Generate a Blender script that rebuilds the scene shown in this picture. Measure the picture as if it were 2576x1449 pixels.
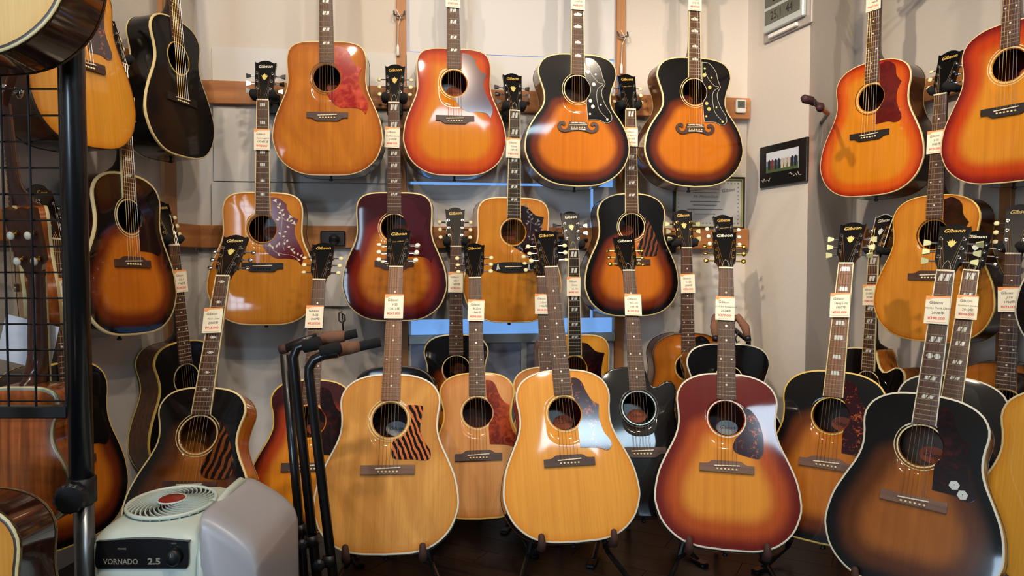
import bpy, math, random
import numpy as np
from mathutils import Matrix, Vector

# ------------------------------------------------------------------ reset
for _o in list(bpy.data.objects):
    bpy.data.objects.remove(_o)
scn = bpy.context.scene
COL = scn.collection
rnd = random.Random(7)
R = math.radians

# ------------------------------------------------------------------ camera
FPX, CXP, CYP, HZP, CAMH = 1800.0, 1288.0, 724.5, 656.0, 0.95
PITCH = math.atan((CYP - HZP) / FPX)
cam_d = bpy.data.cameras.new('camera')
cam_d.sensor_width = 36.0
cam_d.sensor_fit = 'HORIZONTAL'
cam_d.lens = FPX * 36.0 / 2576.0
cam_d.clip_start = 0.02
cam = bpy.data.objects.new('camera', cam_d)
COL.objects.link(cam)
cam.location = (0, 0, CAMH)
cam.rotation_euler = (math.pi / 2 - PITCH, 0, 0)
scn.camera = cam

# ------------------------------------------------------------------ view, world
scn.view_settings.view_transform = 'Standard'
scn.view_settings.look = 'None'
scn.view_settings.gamma = 1.0
scn.view_settings.use_curve_mapping = False
scn.view_settings.exposure = 0.5
world = bpy.data.worlds.new('world')
scn.world = world
world.use_nodes = True
world.node_tree.nodes['Background'].inputs[0].default_value = (0.55, 0.68, 0.9, 1)
world.node_tree.nodes['Background'].inputs[1].default_value = 0.15

# ------------------------------------------------------------------ lights
def area(name, loc, target, sx, sy, power, col):
    d = bpy.data.lights.new(name, 'AREA')
    d.shape = 'RECTANGLE'; d.size = sx; d.size_y = sy; d.energy = power; d.color = col
    o = bpy.data.objects.new(name, d); COL.objects.link(o)
    o.location = loc
    o.rotation_euler = (Vector(target) - Vector(loc)).to_track_quat('-Z', 'Y').to_euler()
    return o
def spot(name, loc, target, power, col, ang=75, blend=0.6, rad=0.035):
    d = bpy.data.lights.new(name, 'SPOT')
    d.energy = power; d.color = col; d.spot_size = R(ang); d.spot_blend = blend; d.shadow_soft_size = rad
    o = bpy.data.objects.new(name, d); COL.objects.link(o)
    o.location = loc
    o.rotation_euler = (Vector(target) - Vector(loc)).to_track_quat('-Z', 'Y').to_euler()
    return o
WARM = (1.0, 0.83, 0.64)
DAY = (0.60, 0.79, 1.0)
area('shop_door_daylight', (-1.9, -2.3, 1.25), (0.2, 2.5, 0.7), 0.9, 1.9, 75, DAY)
area('streak_reflection_light', (1.12, -1.05, 2.66), (1.12, -0.9, 0.0), 0.85, 0.34, 18, (0.62, 0.83, 1.0))  # added cool light standing in for daylight, reflects as streaks on two front guitars
for i, (lx, ly, tx, ty, tz, pw) in enumerate([
        (-1.0, 1.35, -0.9, 2.9, 1.2, 25), (-0.35, 1.55, -0.45, 2.9, 1.1, 25), (0.35, 1.55, 0.2, 3.0, 1.1, 25),
        (0.95, 1.45, 0.8, 3.0, 1.2, 25), (1.2, 0.9, 1.6, 2.5, 1.2, 34), (-0.7, 0.6, -1.35, 2.3, 1.2, 32),
        (0.1, 0.4, 0.3, 2.2, 0.4, 30), (0.6, 0.2, -0.6, 2.8, 0.4, 34)]):
    spot('warm_spot_light', (lx, ly, 2.6), (tx, ty, tz), pw, WARM, ang=95)
spot('warm_spot_light', (-0.4, 1.1, 2.6), (1.2, 2.9, 1.35), 120, WARM, ang=52, blend=0.9)  # extra spot with no known lamp, added to brighten the column

# ------------------------------------------------------------------ material helpers
def lin(c):
    return tuple(((v / 255.0) / 12.92 if v / 255.0 <= 0.04045 else ((v / 255.0 + 0.055) / 1.055) ** 2.4) for v in c) + (1.0,)
MATS = {}
def nodes_of(name):
    m = bpy.data.materials.new(name); m.use_nodes = True
    nt = m.node_tree
    return m, nt, nt.nodes['Principled BSDF']
def setv(b, key, val):
    if key in b.inputs: b.inputs[key].default_value = val
def mixrgb(nt, a, b, fac, mode='MIX'):
    n = nt.nodes.new('ShaderNodeMix'); n.data_type = 'RGBA'; n.blend_type = mode
    def put(sock, v):
        if hasattr(v, 'links') or hasattr(v, 'is_output'): nt.links.new(v, sock)
        else: sock.default_value = v
    put(n.inputs['Factor'], fac); put(n.inputs['A'], a); put(n.inputs['B'], b)
    return n.outputs['Result']
def noise(nt, scale, vec_scale=None, detail=4, dist=0.0, coord='Object'):
    tc = nt.nodes.new('ShaderNodeTexCoord')
    n = nt.nodes.new('ShaderNodeTexNoise'); n.inputs['Scale'].default_value = scale
    n.inputs['Detail'].default_value = detail; n.inputs['Distortion'].default_value = dist
    src = tc.outputs[coord]
    if vec_scale:
        mp = nt.nodes.new('ShaderNodeMapping'); mp.inputs['Scale'].default_value = vec_scale
        nt.links.new(src, mp.inputs['Vector']); src = mp.outputs['Vector']
    nt.links.new(src, n.inputs['Vector'])
    return n.outputs['Fac']
def ramp(nt, fac, stops, interp='LINEAR'):
    r = nt.nodes.new('ShaderNodeValToRGB'); r.color_ramp.interpolation = interp
    el = r.color_ramp.elements
    while len(el) < len(stops): el.new(0.5)
    for e, (p, c) in zip(el, stops):
        e.position = p; e.color = c
    nt.links.new(fac, r.inputs['Fac'])
    return r.outputs['Color']
def math_n(nt, op, a, b=None, c=None):
    n = nt.nodes.new('ShaderNodeMath'); n.operation = op
    for i, v in enumerate((a, b, c)):
        if v is None: continue
        if hasattr(v, 'is_output'): nt.links.new(v, n.inputs[i])
        else: n.inputs[i].default_value = v
    return n.outputs[0]
def bump(nt, b, height, strength=0.2, dist=0.002):
    n = nt.nodes.new('ShaderNodeBump'); n.inputs['Strength'].default_value = strength
    n.inputs['Distance'].default_value = dist
    nt.links.new(height, n.inputs['Height']); nt.links.new(n.outputs['Normal'], b.inputs['Normal'])
def plain(name, col, rough=0.4, metal=0.0, emit=0.0, coat=0.0, vary=0.0, spec=0.5):
    m, nt, b = nodes_of(name)
    c = lin(col)
    if vary:
        f = noise(nt, 30.0)
        d = tuple(v * (1 - vary) for v in c[:3]) + (1,)
        nt.links.new(mixrgb(nt, c, d, f), b.inputs['Base Color'])
    else:
        b.inputs['Base Color'].default_value = c
    b.inputs['Roughness'].default_value = rough; b.inputs['Metallic'].default_value = metal
    setv(b, 'Specular IOR Level', spec); setv(b, 'Coat Weight', coat); setv(b, 'Coat Roughness', 0.08)
    if emit:
        setv(b, 'Emission Color', c); setv(b, 'Emission Strength', emit)
    MATS[name] = m
    return m
def wood(name, c1, c2, rough=0.35, axis='Z', fine=90.0, coat=0.0, figure=0.0):
    """long-grained wood; axis = grain direction"""
    m, nt, b = nodes_of(name)
    s = {'X': (0.05, 1, 1), 'Y': (1, 0.05, 1), 'Z': (1, 1, 0.05)}[axis]
    f = noise(nt, fine, s, 5, 0.4)
    col = ramp(nt, f, [(0.3, lin(c1)), (0.7, lin(c2))])
    f2 = noise(nt, 9.0, s, 3, 0.5)
    col = mixrgb(nt, col, mixrgb(nt, col, (0.55, 0.5, 0.45, 1), 1.0, 'MULTIPLY'), math_n(nt, 'MULTIPLY', f2, 0.6))
    if figure:
        s3 = {'X': (1, 0.15, 0.15), 'Y': (0.15, 1, 0.15), 'Z': (0.15, 0.15, 1)}[axis]
        f3 = noise(nt, 60.0, s3, 2, 1.0)
        col = mixrgb(nt, col, (1.5, 1.25, 1.0, 1), math_n(nt, 'MULTIPLY', f3, figure), 'MULTIPLY')
    nt.links.new(col, b.inputs['Base Color'])
    b.inputs['Roughness'].default_value = rough
    setv(b, 'Coat Weight', coat); setv(b, 'Coat Roughness', 0.06)
    MATS[name] = m
    return m
def burst(name, centre, mid, edge, w=0.10, ell=None, p=(0.08, 0.45, 0.95), rough=0.16, grain=0.35, coat=0.75, wear=0.0):
    """soundboard: spruce grain, sunburst from the 'edge' attribute (metres from the rim) and an oval centre"""
    m, nt, b = nodes_of(name)
    at = nt.nodes.new('ShaderNodeAttribute'); at.attribute_name = 'edge'
    v = math_n(nt, 'DIVIDE', at.outputs['Fac'], w)
    tc = nt.nodes.new('ShaderNodeTexCoord')
    if ell:
        zc, ax, az, g = ell
        sx = nt.nodes.new('ShaderNodeSeparateXYZ'); nt.links.new(tc.outputs['Object'], sx.inputs[0])
        ex = math_n(nt, 'DIVIDE', sx.outputs[0], ax)
        ez = math_n(nt, 'DIVIDE', math_n(nt, 'SUBTRACT', sx.outputs[2], zc), az)
        ln = math_n(nt, 'SQRT', math_n(nt, 'ADD', math_n(nt, 'MULTIPLY', ex, ex), math_n(nt, 'MULTIPLY', ez, ez)))
        e = math_n(nt, 'MULTIPLY', math_n(nt, 'SUBTRACT', 1.0, ln), g)
        v = math_n(nt, 'SMOOTH_MIN', v, e, 0.25)
    v = math_n(nt, 'ADD', v, math_n(nt, 'MULTIPLY', math_n(nt, 'SUBTRACT', noise(nt, 14.0), 0.5), 0.10))
    col = ramp(nt, v, [(p[0], lin(edge)), (p[1], lin(mid)), (p[2], lin(centre))], 'EASE')
    f = noise(nt, 260.0, (1, 1, 0.012), 3, 0.0)
    f2 = noise(nt, 26.0, (1, 1, 0.07), 3, 0.6)
    col = mixrgb(nt, col, ramp(nt, f, [(0.35, (0.70, 0.62, 0.52, 1)), (0.65, (1, 1, 1, 1))]), grain, 'MULTIPLY')
    col = mixrgb(nt, col, ramp(nt, f2, [(0.3, (0.72, 0.60, 0.48, 1)), (0.6, (1, 1, 1, 1))]), grain, 'MULTIPLY')
    if wear:
        f4 = noise(nt, 7.0, (1, 1, 0.5), 5, 1.2)
        col = mixrgb(nt, col, ramp(nt, f4, [(0.38, (0.55, 0.42, 0.32, 1)), (0.58, (1, 1, 1, 1))]), wear, 'MULTIPLY')
    nt.links.new(col, b.inputs['Base Color'])
    b.inputs['Roughness'].default_value = rough + 0.25
    setv(b, 'Specular IOR Level', 0.12)
    setv(b, 'Coat Weight', coat); setv(b, 'Coat Roughness', rough * 0.35)
    bump(nt, b, f2, 0.04, 0.001)
    MATS[name] = m
    return m
def tortoise(name, base, speck, lo=0.5, hi=0.68, scale=60.0, rough=0.15):
    m, nt, b = nodes_of(name)
    f = noise(nt, scale, None, 6, 1.2)
    f2 = noise(nt, scale * 0.3, None, 3, 0.8)
    c = ramp(nt, math_n(nt, 'MULTIPLY', math_n(nt, 'ADD', f, f2), 0.5), [(lo, lin(base)), (hi, lin(speck))])
    nt.links.new(c, b.inputs['Base Color'])
    b.inputs['Roughness'].default_value = rough
    setv(b, 'Coat Weight', 0.6); setv(b, 'Coat Roughness', 0.06)
    MATS[name] = m
    return m
def stripes(name, c1, c2, rot=-28, scale=26.0):
    m, nt, b = nodes_of(name)
    tc = nt.nodes.new('ShaderNodeTexCoord')
    mp = nt.nodes.new('ShaderNodeMapping'); mp.inputs['Rotation'].default_value = (0, R(rot), 0)
    nt.links.new(tc.outputs['Object'], mp.inputs['Vector'])
    wv = nt.nodes.new('ShaderNodeTexWave'); wv.inputs['Scale'].default_value = scale
    wv.inputs['Distortion'].default_value = 3.4; wv.inputs['Detail'].default_value = 3.0
    wv.inputs['Detail Scale'].default_value = 1.2
    nt.links.new(mp.outputs['Vector'], wv.inputs['Vector'])
    nt.links.new(ramp(nt, wv.outputs['Fac'], [(0.48, lin(c1)), (0.62, lin(c2))]), b.inputs['Base Color'])
    b.inputs['Roughness'].default_value = 0.18; setv(b, 'Coat Weight', 0.5)
    MATS[name] = m
    return m
def plaster(name, c, amp=0.35):
    m, nt, b = nodes_of(name)
    f = noise(nt, 140.0, None, 6)
    nt.links.new(mixrgb(nt, lin(c), tuple(v * 0.9 for v in lin(c)[:3]) + (1,), f), b.inputs['Base Color'])
    b.inputs['Roughness'].default_value = 0.85
    bump(nt, b, noise(nt, 260.0, None, 5), amp, 0.003)
    MATS[name] = m
    return m

# finishes ------------------------------------------------------------
burst('top_amber', (206, 136, 46), (198, 124, 38), (178, 100, 26), w=0.03, wear=0.25)
burst('top_amber_aged', (198, 122, 36), (190, 110, 28), (158, 84, 18), w=0.05, wear=0.45)
burst('top_blond', (224, 164, 84), (220, 156, 74), (206, 138, 58), w=0.03, wear=0.55)
burst('top_honey', (230, 160, 66), (226, 152, 58), (214, 138, 46), w=0.03, grain=0.3)
burst('top_faded', (216, 156, 96), (208, 142, 82), (196, 124, 56), w=0.04, rough=0.3, coat=0.3)
burst('top_gold', (228, 160, 50), (222, 150, 42), (206, 130, 30), w=0.03)
burst('top_cherry', (208, 128, 24), (196, 80, 18), (148, 28, 14), w=0.105, ell=(0.19, 0.32, 0.44, 1.8), p=(0.02, 0.36, 0.80))
burst('top_cherry_red', (206, 134, 36), (182, 60, 20), (112, 16, 24), w=0.105, ell=(0.20, 0.30, 0.36, 1.7), p=(0.02, 0.40, 0.85))
burst('top_cherry_orange', (206, 128, 28), (202, 86, 20), (150, 28, 12), w=0.075, ell=(0.20, 0.34, 0.46, 2.0), p=(0.02, 0.42, 0.9))
burst('top_tobacco', (200, 112, 26), (110, 42, 14), (9, 6, 6), w=0.115, ell=(0.165, 0.21, 0.215, 2.1), p=(0.14, 0.42, 0.82))
burst('top_burst_wide', (198, 112, 22), (104, 40, 14), (12, 8, 8), w=0.10, ell=(0.175, 0.245, 0.215, 2.3), p=(0.12, 0.40, 0.78))
burst('top_plumburst', (206, 122, 34), (128, 38, 22), (58, 12, 20), w=0.10, ell=(0.20, 0.23, 0.25, 1.8), p=(0.12, 0.48, 0.88))
burst('top_brownburst', (166, 98, 34), (92, 48, 14), (12, 9, 8), w=0.12, ell=(0.17, 0.21, 0.25, 1.9), p=(0.12, 0.5, 0.95), wear=0.3)
burst('top_dustyburst', (190, 112, 34), (104, 50, 18), (12, 9, 8), w=0.11, ell=(0.17, 0.22, 0.26, 2.0), p=(0.12, 0.46, 0.9))
burst('top_redburst', (222, 146, 52), (176, 78, 28), (104, 24, 16), w=0.12, ell=(0.17, 0.23, 0.25, 1.9), p=(0.08, 0.46, 0.9))
burst('top_winebust', (222, 140, 26), (170, 60, 16), (58, 8, 14), w=0.09, ell=(0.19, 0.20, 0.26, 1.7), p=(0.06, 0.40, 0.8))
burst('top_black', (14, 13, 14), (12, 11, 12), (9, 9, 10), w=0.05, grain=0.1)
burst('top_black_aged', (34, 24, 18), (22, 17, 15), (12, 11, 12), w=0.11, ell=(0.16, 0.17, 0.16, 1.5), rough=0.3, coat=0.35, grain=0.15)
burst('top_spruce_pale', (236, 202, 140), (234, 196, 130), (228, 186, 116), w=0.03, grain=0.2)
wood('mahogany_dark', (34, 15, 9), (60, 26, 14), 0.22, coat=0.6)
wood('mahogany_red', (58, 18, 12), (92, 32, 18), 0.22, coat=0.6)
wood('maple_amber', (150, 84, 28), (196, 122, 44), 0.22, coat=0.6, figure=0.5)
wood('walnut_brown', (66, 34, 14), (104, 58, 24), 0.25, coat=0.5)
wood('rosewood_side', (30, 14, 10), (72, 36, 22), 0.16, axis='Z', fine=50, coat=0.8)
wood('koa', (112, 56, 22), (184, 104, 48), 0.16, axis='Z', fine=70, coat=0.6, figure=1.3)
plain('black_side', (12, 11, 12), 0.18, coat=0.6)
wood('neck_mahogany', (58, 28, 16), (88, 44, 26), 0.28, coat=0.4)
wood('neck_dark', (22, 12, 9), (38, 20, 13), 0.28, coat=0.4)
wood('board_rosewood', (58, 34, 27), (92, 58, 46), 0.5, fine=140)
wood('board_rosewood_light', (112, 74, 52), (150, 104, 76), 0.5, fine=140)
wood('board_ebony', (20, 17, 17), (38, 32, 31), 0.42, fine=140)
plain('bind_cream', (226, 206, 150), 0.35, vary=0.15)
plain('bind_white', (224, 218, 196), 0.35, vary=0.1)
plain('bind_yellow', (224, 190, 96), 0.35, vary=0.15)
plain('bind_dark', (60, 44, 26), 0.35)
plain('bind_abalone', (176, 186, 172), 0.2, 0.2, vary=0.5)
plain('pearl', (222, 226, 220), 0.22, coat=0.5, vary=0.3)
plain('pearl_gold', (226, 206, 120), 0.25, coat=0.4, vary=0.2)
plain('gold_print', (206, 170, 84), 0.35)
plain('fret_wire', (222, 208, 176), 0.3, 0.7)
plain('string_bronze', (196, 158, 104), 0.35, 0.9)
plain('string_steel', (214, 212, 206), 0.3, 0.9)
plain('nut_bone', (226, 214, 186), 0.45)
plain('pin_cream', (232, 214, 166), 0.3)
plain('pin_black', (22, 20, 20), 0.3)
plain('chrome', (205, 205, 205), 0.18, 1.0)
plain('gold', (222, 176, 84), 0.2, 1.0)
plain('button_cream', (234, 218, 168), 0.3, coat=0.3)
plain('button_white', (236, 230, 214), 0.3, coat=0.3)
plain('button_green', (206, 206, 150), 0.35, coat=0.3)
plain('head_black', (13, 12, 13), 0.3, coat=0.5, spec=0.15)
plain('label_orange', (206, 96, 56), 0.6)
plain('label_white', (206, 210, 212), 0.6)
plain('ink_dark', (34, 30, 34), 0.6)
plain('ink_red', (224, 74, 54), 0.6)
plain('tag_paper', (240, 232, 206), 0.55, vary=0.04)
plain('tag_orange', (240, 160, 96), 0.6)
tortoise('guard_tort', (46, 11, 16), (188, 92, 40), 0.55, 0.63, 150)
tortoise('guard_tort_dark', (24, 8, 10), (66, 20, 20), 0.5, 0.7, 80)
tortoise('guard_red', (150, 28, 26), (214, 92, 62), 0.46, 0.66, 30)
tortoise('guard_rust', (106, 32, 16), (176, 70, 30), 0.44, 0.62, 45)
tortoise('guard_wine', (96, 20, 18), (66, 12, 16), 0.44, 0.6, 26)
plain('guard_plum', (70, 22, 32), 0.16, coat=0.6)
plain('guard_crimson', (96, 18, 26), 0.18, coat=0.5)
plain('guard_black', (15, 13, 14), 0.16, coat=0.6)
stripes('guard_fire', (20, 13, 12), (206, 112, 60), 24, 22.0)
stripes('guard_fire_dark', (20, 12, 9), (124, 64, 26), -16, 17.0)
wood('bridge_rose', (56, 36, 32), (92, 64, 54), 0.5, axis='X', fine=120)
wood('bridge_rose_light', (100, 68, 50), (138, 98, 74), 0.5, axis='X', fine=120)
plain('bridge_ebony', (28, 24, 25), 0.4)
plaster('wall_paint', (212, 203, 193))
plaster('wall_paint_shade', (204, 198, 192))
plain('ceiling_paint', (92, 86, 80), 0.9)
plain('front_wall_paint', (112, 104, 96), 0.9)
wood('pine_rail', (160, 100, 52), (196, 132, 74), 0.55, axis='X', fine=34)
wood('pine_post', (160, 104, 58), (194, 136, 80), 0.55, axis='Z', fine=34)
wood('floor_wood', (30, 22, 18), (56, 40, 31), 0.36, axis='X', fine=50)
plain('floor_joint', (14, 11, 10), 0.7)
plain('foam_board', (208, 206, 204), 0.7)
plain('black_plastic', (16, 16, 18), 0.45)
plain('black_foam', (17, 17, 19), 0.95)
plain('black_metal', (18, 19, 22), 0.32, coat=0.3)
plain('grey_metal', (120, 124, 128), 0.3, 0.9)
plain('leather_brown', (74, 42, 32), 0.75, vary=0.4)
plain('felt_brown', (128, 88, 66), 0.9, vary=0.3)
plain('pad_maroon', (58, 20, 28), 0.7, vary=0.3)
plain('humid_white', (206, 216, 204), 0.38, vary=0.05)
plain('humid_grey', (176, 174, 178), 0.32, vary=0.06)
plain('humid_panel', (16, 15, 17), 0.25, coat=0.3)
plain('panel_print', (150, 140, 120), 0.5)
plain('hub_red', (150, 44, 34), 0.35, coat=0.3, vary=0.4)
plain('vent_dark', (30, 30, 30), 0.8)
plain('white_plastic', (228, 226, 220), 0.4)
plain('lcd', (92, 94, 84), 0.25, coat=0.4)
plain('lcd_ink', (26, 27, 26), 0.4)
plain('clock_silver', (196, 204, 202), 0.35, 0.3)
plain('clock_clear', (158, 150, 144), 0.2, coat=0.5)
plain('paper_white', (224, 226, 232), 0.7)
plain('frame_black', (18, 18, 20), 0.3, coat=0.3)
plain('frame_gold', (196, 190, 118), 0.3, 0.5)
plain('certificate_paper', (214, 208, 200), 0.6)
plain('print_blue', (126, 152, 164), 0.7)
plain('print_grey', (120, 114, 118), 0.7)
plain('photo_sky', (206, 214, 222), 0.35)
plain('photo_hill', (120, 128, 142), 0.35)
plain('photo_grass', (70, 92, 56), 0.35)
plain('photo_figure_dark', (38, 42, 58), 0.35)
plain('photo_figure_red', (120, 50, 52), 0.35)
plain('photo_figure_pale', (196, 184, 172), 0.35)
plain('sky_glow', (116, 166, 230), 0.3, emit=0.6)
plain('glass_blue', (140, 150, 174), 0.12, coat=0.5)

# ------------------------------------------------------------------ object helpers
CACHE = {}
def mesh_py(name, verts, faces, smooth=False):
    me = bpy.data.meshes.new(name)
    me.from_pydata([tuple(v) for v in verts], [], [tuple(f) for f in faces])
    if smooth: me.polygons.foreach_set('use_smooth', [True] * len(me.polygons))
    me.materials.append(None)
    me.update()
    return me
def cached(key, fn):
    if key not in CACHE: CACHE[key] = fn()
    return CACHE[key]
def add(name, me, mat, parent=None, mtx=None, kind=None):
    o = bpy.data.objects.new(name, me); COL.objects.link(o)
    if mat is not None:
        o.material_slots[0].link = 'OBJECT'
        o.material_slots[0].material = MATS[mat]
    if parent is not None: o.parent = parent
    if mtx is not None: o.matrix_basis = mtx
    if kind: o['kind'] = kind
    return o
def thing(name, label, cat, mtx, group=None):
    o = bpy.data.objects.new(name, None); COL.objects.link(o)
    o.empty_display_size = 0.05
    o.matrix_basis = mtx
    o['label'] = label; o['category'] = cat
    if group: o['group'] = group
    return o
def tag1(o, label, cat, group=None):
    o['label'] = label; o['category'] = cat
    if group: o['group'] = group
    return o
T = Matrix.Translation
def S3(x, y, z): return Matrix.Diagonal((x, y, z, 1))
def Rz(a): return Matrix.Rotation(R(a), 4, 'Z')
def Rx(a): return Matrix.Rotation(R(a), 4, 'X')
def Ry(a): return Matrix.Rotation(R(a), 4, 'Y')

class MB:
    """mesh builder: collects pieces of ONE part"""
    def __init__(s): s.v = []; s.f = []
    def put(s, vs, fs, m=None):
        n = len(s.v)
        s.v += [tuple(m @ Vector(v)) for v in vs] if m else [tuple(v) for v in vs]
        s.f += [tuple(i + n for i in f) for f in fs]
        return s
    def box(s, x0, x1, y0, y1, z0, z1, m=None, bev=0.0):
        if bev:
            b = bev
            vs = []; 
            for z, i in ((z0, b), (z0 + b, 0), (z1 - b, 0), (z1, b)):
                for (x, y) in ((x0, y0), (x1, y0), (x1, y1), (x0, y1)):
                    sx = 1 if x == x0 else -1; sy = 1 if y == y0 else -1
                    vs += [(x + sx * (i + b), y + sy * i, z), (x + sx * i, y + sy * (i + b), z)]
            order = []
            rings = []
            for k in range(4):
                o = k * 8
                rings.append([o + 1, o + 0, o + 2, o + 3, o + 5, o + 4, o + 6, o + 7])
            fs = []
            for k in range(3):
                for j in range(8):
                    a, c = rings[k], rings[k + 1]
                    fs.append((a[j], a[(j + 1) % 8], c[(j + 1) % 8], c[j]))
            fs.append(tuple(reversed(rings[0]))); fs.append(tuple(rings[3]))
            return s.put(vs, fs, m)
        vs = [(x0, y0, z0), (x1, y0, z0), (x1, y1, z0), (x0, y1, z0), (x0, y0, z1), (x1, y0, z1), (x1, y1, z1), (x0, y1, z1)]
        return s.put(vs, [(0, 3, 2, 1), (4, 5, 6, 7), (0, 1, 5, 4), (1, 2, 6, 5), (2, 3, 7, 6), (3, 0, 4, 7)], m)
    def tube(s, pts, r, n=8, cap=True, m=None):
        pts = [Vector(p) for p in pts]
        rs = r if isinstance(r, (list, tuple)) else [r] * len(pts)
        vs = []; up = None
        for i, p in enumerate(pts):
            d = (pts[min(i + 1, len(pts) - 1)] - pts[max(i - 1, 0)]).normalized()
            if up is None:
                up = Vector((0, 0, 1)) if abs(d.z) < 0.9 else Vector((0, 1, 0))
            a = d.cross(up).normalized(); b = a.cross(d).normalized(); up = b
            for k in range(n):
                t = 2 * math.pi * k / n
                vs.append(p + (a * math.cos(t) + b * math.sin(t)) * rs[i])
        fs = []
        for i in range(len(pts) - 1):
            for k in range(n):
                fs.append((i * n + k, i * n + (k + 1) % n, (i + 1) * n + (k + 1) % n, (i + 1) * n + k))
        if cap:
            fs.append(tuple(reversed(range(n)))); fs.append(tuple(range((len(pts) - 1) * n, len(pts) * n)))
        return s.put(vs, fs, m)
    def prism(s, poly, y0, y1, m=None):
        """polygon in x,z extruded in y; y0 is the front"""
        n = len(poly)
        vs = [(x, y0, z) for x, z in poly] + [(x, y1, z) for x, z in poly]
        fs = [tuple(range(n)), tuple(reversed(range(n, 2 * n)))]
        fs += [(i, i + n, (i + 1) % n + n, (i + 1) % n) for i in range(n)]
        return s.put(vs, fs, m)
    def lathe(s, prof, n=12, m=None, axis='Y'):
        """profile (r, h) revolved about the axis"""
        vs = []
        for r, h in prof:
            for k in range(n):
                t = 2 * math.pi * k / n
                vs.append((r * math.cos(t), h, r * math.sin(t)) if axis == 'Y' else (r * math.cos(t), r * math.sin(t), h))
        fs = []
        for i in range(len(prof) - 1):
            for k in range(n):
                fs.append((i * n + k, i * n + (k + 1) % n, (i + 1) * n + (k + 1) % n, (i + 1) * n + k))
        fs.append(tuple(reversed(range(n)))); fs.append(tuple(range((len(prof) - 1) * n, len(prof) * n)))
        return s.put(vs, fs, m)
    def mesh(s, name='part', smooth=False): return mesh_py(name, s.v, s.f, smooth)

def catmull(pts, closed=False, n=8):
    P = [np.array(p[:2], float) for p in pts]; out = []
    N = len(P)
    rng = range(N if closed else N - 1)
    for i in rng:
        p1, p2 = P[i], P[(i + 1) % N]
        p0 = P[i - 1] if (closed or i > 0) else 2 * p1 - p2
        p3 = P[(i + 2) % N] if (closed or i + 2 < N) else 2 * p2 - p1
        for k in range(n):
            t = k / n
            out.append(0.5 * (2 * p1 + (p2 - p0) * t + (2 * p0 - 5 * p1 + 4 * p2 - p3) * t * t + (3 * p1 - p0 - 3 * p2 + p3) * t ** 3))
    if not closed: out.append(P[-1])
    return out
def sharp_curve(pts, n=5):
    """closed outline; points with a third value are sharp corners"""
    N = len(pts); sh = [i for i, p in enumerate(pts) if len(p) > 2]
    if not sh: return [tuple(p) for p in catmull(pts, True, n)]
    out = []
    for a, i in enumerate(sh):
        j = sh[(a + 1) % len(sh)]
        idx = [i]
        while idx[-1] != j or len(idx) == 1:
            idx.append((idx[-1] + 1) % N)
            if idx[-1] == j: break
        seg = catmull([pts[k] for k in idx], False, n)
        out += [tuple(p) for p in seg[:-1]]
    return out
def resample(poly, n):
    P = np.array(poly); d = np.r_[0, np.cumsum(np.hypot(*np.diff(P, axis=0).T))]
    t = np.linspace(0, d[-1], n)
    return np.stack([np.interp(t, d, P[:, 0]), np.interp(t, d, P[:, 1])], 1)
def text_mesh(s, size, shear=0.0, bold=0.0, align='CENTER'):
    key = ('txt', s, size, shear, bold, align)
    if key in CACHE: return CACHE[key]
    cu = bpy.data.curves.new('txt', 'FONT'); cu.body = s; cu.size = size; cu.shear = shear; cu.offset = bold
    cu.align_x = align; cu.resolution_u = 2
    o = bpy.data.objects.new('txt', cu); COL.objects.link(o)
    dg = bpy.context.evaluated_depsgraph_get()
    me = bpy.data.meshes.new_from_object(o.evaluated_get(dg))
    bpy.data.objects.remove(o); bpy.data.curves.remove(cu)
    me.transform(Rx(90))
    me.materials.clear(); me.materials.append(None)
    CACHE[key] = me
    return me
def px(x, y, depth):
    """photo pixel + distance (metres in front of the camera along Y) -> point"""
    c, s = math.cos(PITCH), math.sin(PITCH)
    u = (x - CXP) / FPX; v = (CYP - y) / FPX
    d = Vector((u, c + v * s, -s + v * c))
    return Vector((0, 0, CAMH)) + d * (depth / d.y)

# ------------------------------------------------------------------ the room
WB, WBY = Vector((0.725, 3.21, 0)), 8.0           # back wall: a point, its turn
C_BL = Vector((-1.2839, 2.9278, 0)); C_BR = Vector((1.0604, 3.257, 0))
C_CE = Vector((1.182, 2.871, 0)); C_IN = Vector((1.60, 3.375, 0))
LD = Vector((-0.139, -0.990, 0)); RD = Vector((0.174, -0.985, 0))
L_END = C_BL + LD * 5.5; R_END = C_IN + RD * 5.9
CEIL = 2.7
def wall(name, a, b, mat, z0=0.0, z1=CEIL, th=0.12):
    """a -> b with the room on the right-hand side; the block stands outside"""
    d = (b - a); L = d.length; d.normalize()
    yaw = math.atan2(d.y, d.x)
    m = T(a) @ Matrix.Rotation(yaw, 4, 'Z')
    return add(name, MB().box(0, L, 0, th, z0, z1).mesh(), mat, None, m, 'structure')
wall('wall_back', C_BL, C_BR, 'wall_paint')
wall('wall_left', L_END, C_BL, 'wall_paint')
add('wall_column', mesh_py('column', [(p.x, p.y, z) for z in (0, CEIL) for p in (C_BR, C_CE, C_IN, Vector((1.75, 3.7, 0)), Vector((1.05, 3.7, 0)))],
    [(0, 1, 6, 5), (1, 2, 7, 6), (2, 3, 8, 7), (3, 4, 9, 8), (4, 0, 5, 9), (4, 3, 2, 1, 0), (5, 6, 7, 8, 9)]), 'wall_paint', None, None, 'structure')
wall('wall_right', C_IN, R_END, 'wall_paint')
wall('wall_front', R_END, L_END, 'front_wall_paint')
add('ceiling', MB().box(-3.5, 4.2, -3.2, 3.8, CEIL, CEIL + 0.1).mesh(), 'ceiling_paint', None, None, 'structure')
fl = add('floor', MB().box(-3.5, 4.2, -3.2, 3.8, -0.1, -0.004).mesh(), 'floor_joint', None, None, 'structure')
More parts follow.
